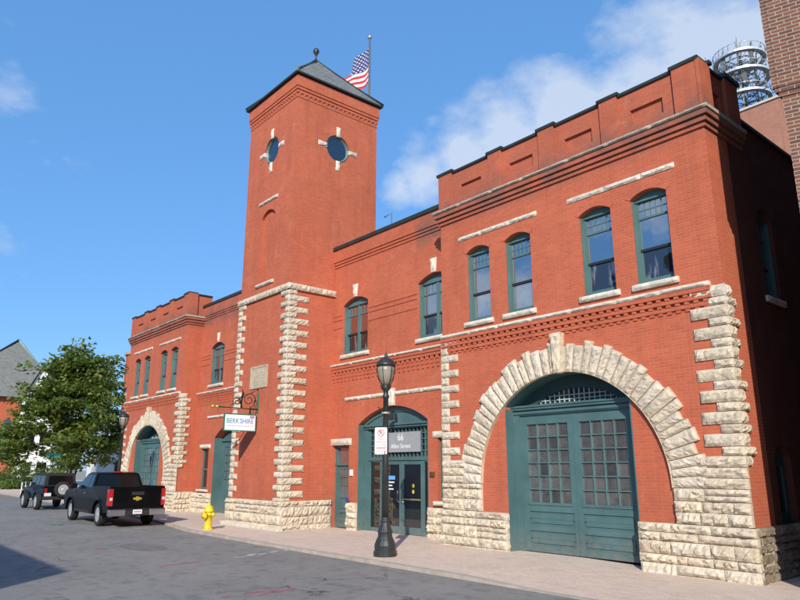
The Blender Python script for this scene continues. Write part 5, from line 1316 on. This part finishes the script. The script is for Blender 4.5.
def tree(name, label, base, h, spread, nclump, nleaf, s, trunks, mat, seed, group=None, low=.22, shape=None):
    g = random.Random(seed); t = thing(name, label, 'tree', base, 0, group)
    m = MB(); tips = []
    for k in range(trunks):
        a = 2*pi*k/trunks+g.uniform(-.3, .3); r = spread*g.uniform(.25, .5) if trunks > 1 else .3
        p0 = Vector((cos(a)*.35*(trunks > 1), sin(a)*.35*(trunks > 1), -.1)); p1 = p0+Vector((cos(a)*r*.35, sin(a)*r*.35, h*.30)); p2 = Vector((cos(a)*r, sin(a)*r, h*.62)); p3 = Vector((cos(a)*r*1.25, sin(a)*r*1.25, h*.86))
        q = .16 if trunks > 1 else .2
        m.tube([p0, p1, p2, p3], [q, q*.75, q*.42, q*.12], 7)
        for j in range(5):
            b0 = p1.lerp(p2, g.random()) if j < 3 else p2.lerp(p3, g.random()); aa2 = g.uniform(0, 2*pi); e = b0+Vector((cos(aa2), sin(aa2), g.uniform(.15, .7)))*spread*g.uniform(.25, .5)
            m.tube([b0, b0.lerp(e, .5)+Vector((0, 0, .12)), e], [q*.4, q*.25, q*.08], 5)
    obj('trunk', m, BARK, t, True)
    m = MB(); z0 = h*low; lobes = []
    prof = lambda v: (shape(v) if shape else sin(min(1, v*1.05+.12)*pi)**.6)
    nl = max(9, nclump//11)
    for k in range(nl):                                  # big limbs of foliage with gaps between them
        v = (k+.5)/nl; a = k*2.4+g.uniform(-.4, .4); rad = spread*prof(v)*(g.uniform(.45, .98) if k % 4 else g.uniform(0, .35))
        lobes.append((Vector((cos(a)*rad, sin(a)*rad, z0+(h-z0)*v)), spread*g.uniform(.17, .30)))
    for k in range(nclump):
        c0, lr = lobes[k % nl]; o = Vector((g.gauss(0, .5), g.gauss(0, .5), g.gauss(0, .42)))*lr
        q = g.uniform(.45, .95)*spread*.17
        leaves(m, g, c0+o, (q*1.35, q*1.35, q*.6), nleaf, s)
    obj('crown', m, mat, t, True); return t
tp = L(3.2, 63, 0); 
def at(px, d, z=0):
    r = ray(px, 469); k = d/(r.dot(Fh)); return (EYE[0]+r.x*k, EYE[1]+r.y*k, z)
tree('street_tree', 'broad leafy green tree with several trunks left of the fire station', at(68, 56), 11.0, 5.7, 560, 56, .19, 7, LEAF, 11, low=.25, shape=lambda v: (.95-.12*v if v < .45 else .93*(1-((v-.45)/.57)**1.7))*(.82+.18*min(1, v/.12)))
def bush(name, label, px, d, w, h, mat, seed, n=9, group='bushes at the far left'):
    g = random.Random(seed); p = at(px, d); t = thing(name, label, 'bush', p, 0, group); m = MB()
    for k in range(n): leaves(m, g, Vector((g.uniform(-1, 1)*w*.75, g.uniform(-1, 1)*w*.5, h*g.uniform(.2, .7))), (w*.4, w*.4, h*.35), 90, .16)
    obj('foliage', m, mat, t, True)
    m = MB()
    for k in range(5): a = g.uniform(0, 6.28); m.tube([(0, 0, 0), (cos(a)*w*.4, sin(a)*w*.4, h*.6)], [.04, .015], 5)
    obj('stems', m, BARK, t, True); return t
bush('bush', 'bright green rounded bush at the left edge below the brick church', 5, 72, 2.6, 2.6, LEAF2, 3)
bush('bush', 'yellow-green bush behind the silver car', 24, 74, 2.8, 3.3, LEAF2, 4)
bush('bush', 'dark low bush left of the street tree trunks', 42, 66, 2.2, 2.2, LEAF, 5)
bush('bush', 'wide green bush between silver car and white railing', 33, 64, 1.6, 1.5, LEAF3, 6)
bush('bush', 'small green bush in front of the silver car', 14, 70, 1.5, .9, LEAF2, 8)
# white railing and green street-name sign by the bushes
p0 = Vector(at(24, 54)); p1 = Vector(at(40, 53)); m = MB(); n = 9
t = thing('white_railing', 'short white post-and-rail barrier at the far left roadside', 'railing', p0)
for i in range(n): p = p0.lerp(p1, i/(n-1)); mm = MB(); mm.box(p.x-.035, p.x+.035, p.y-.035, p.y+.035, 0, 1.0) if i % 2 == 0 else None; obj('post', mm, WHITE, t) if i % 2 == 0 else None
for z in (.35, .68, .97): m.tube([p0+Vector((0, 0, z)), p1+Vector((0, 0, z))], .04, 6)
obj('rail', m, WHITE, t)
p = Vector(at(52, 50)); t = thing('street_name_sign', 'small green street-name blades on a post below the tree', 'sign', p)
m = MB(); m.tube([p, p+Vector((0, 0, 2.95))], .04, 7); obj('post', m, BLACK, t)
for z, d in ((2.72, Rt), (2.9, (Rt*.6+Fh*.8).normalized())):
    m = MB(); a = p+d*-.5; b = p+d*.5; o = Vector((d.y, -d.x, 0))*.02
    m.rings([[a-o+Vector((0, 0, z)), b-o+Vector((0, 0, z)), b+o+Vector((0, 0, z)), a+o+Vector((0, 0, z))], [a-o+Vector((0, 0, z+.17)), b-o+Vector((0, 0, z+.17)), b+o+Vector((0, 0, z+.17)), a+o+Vector((0, 0, z+.17))]]); obj('name_blade', m, simple('sign_green', (.02, .11, .09), .5), t)
# trees opposite (reflected in the windows)
for k, (x, y, h_) in enumerate(((-12.5, -36.5, 19), (-18, -39, 22), (-24, -37, 18.5))):
    tree('broadleaf_tree', ['round tree nearest the alley, behind the opposite shop', 'tallest tree behind the middle of the opposite shop', 'tree behind the opposite shop, nearest the pale house'][k], (x, y, 0), h_, 4.0, 80, 34, .42, 1, LEAF3, 40+k, 'trees opposite the fire station', low=.35)
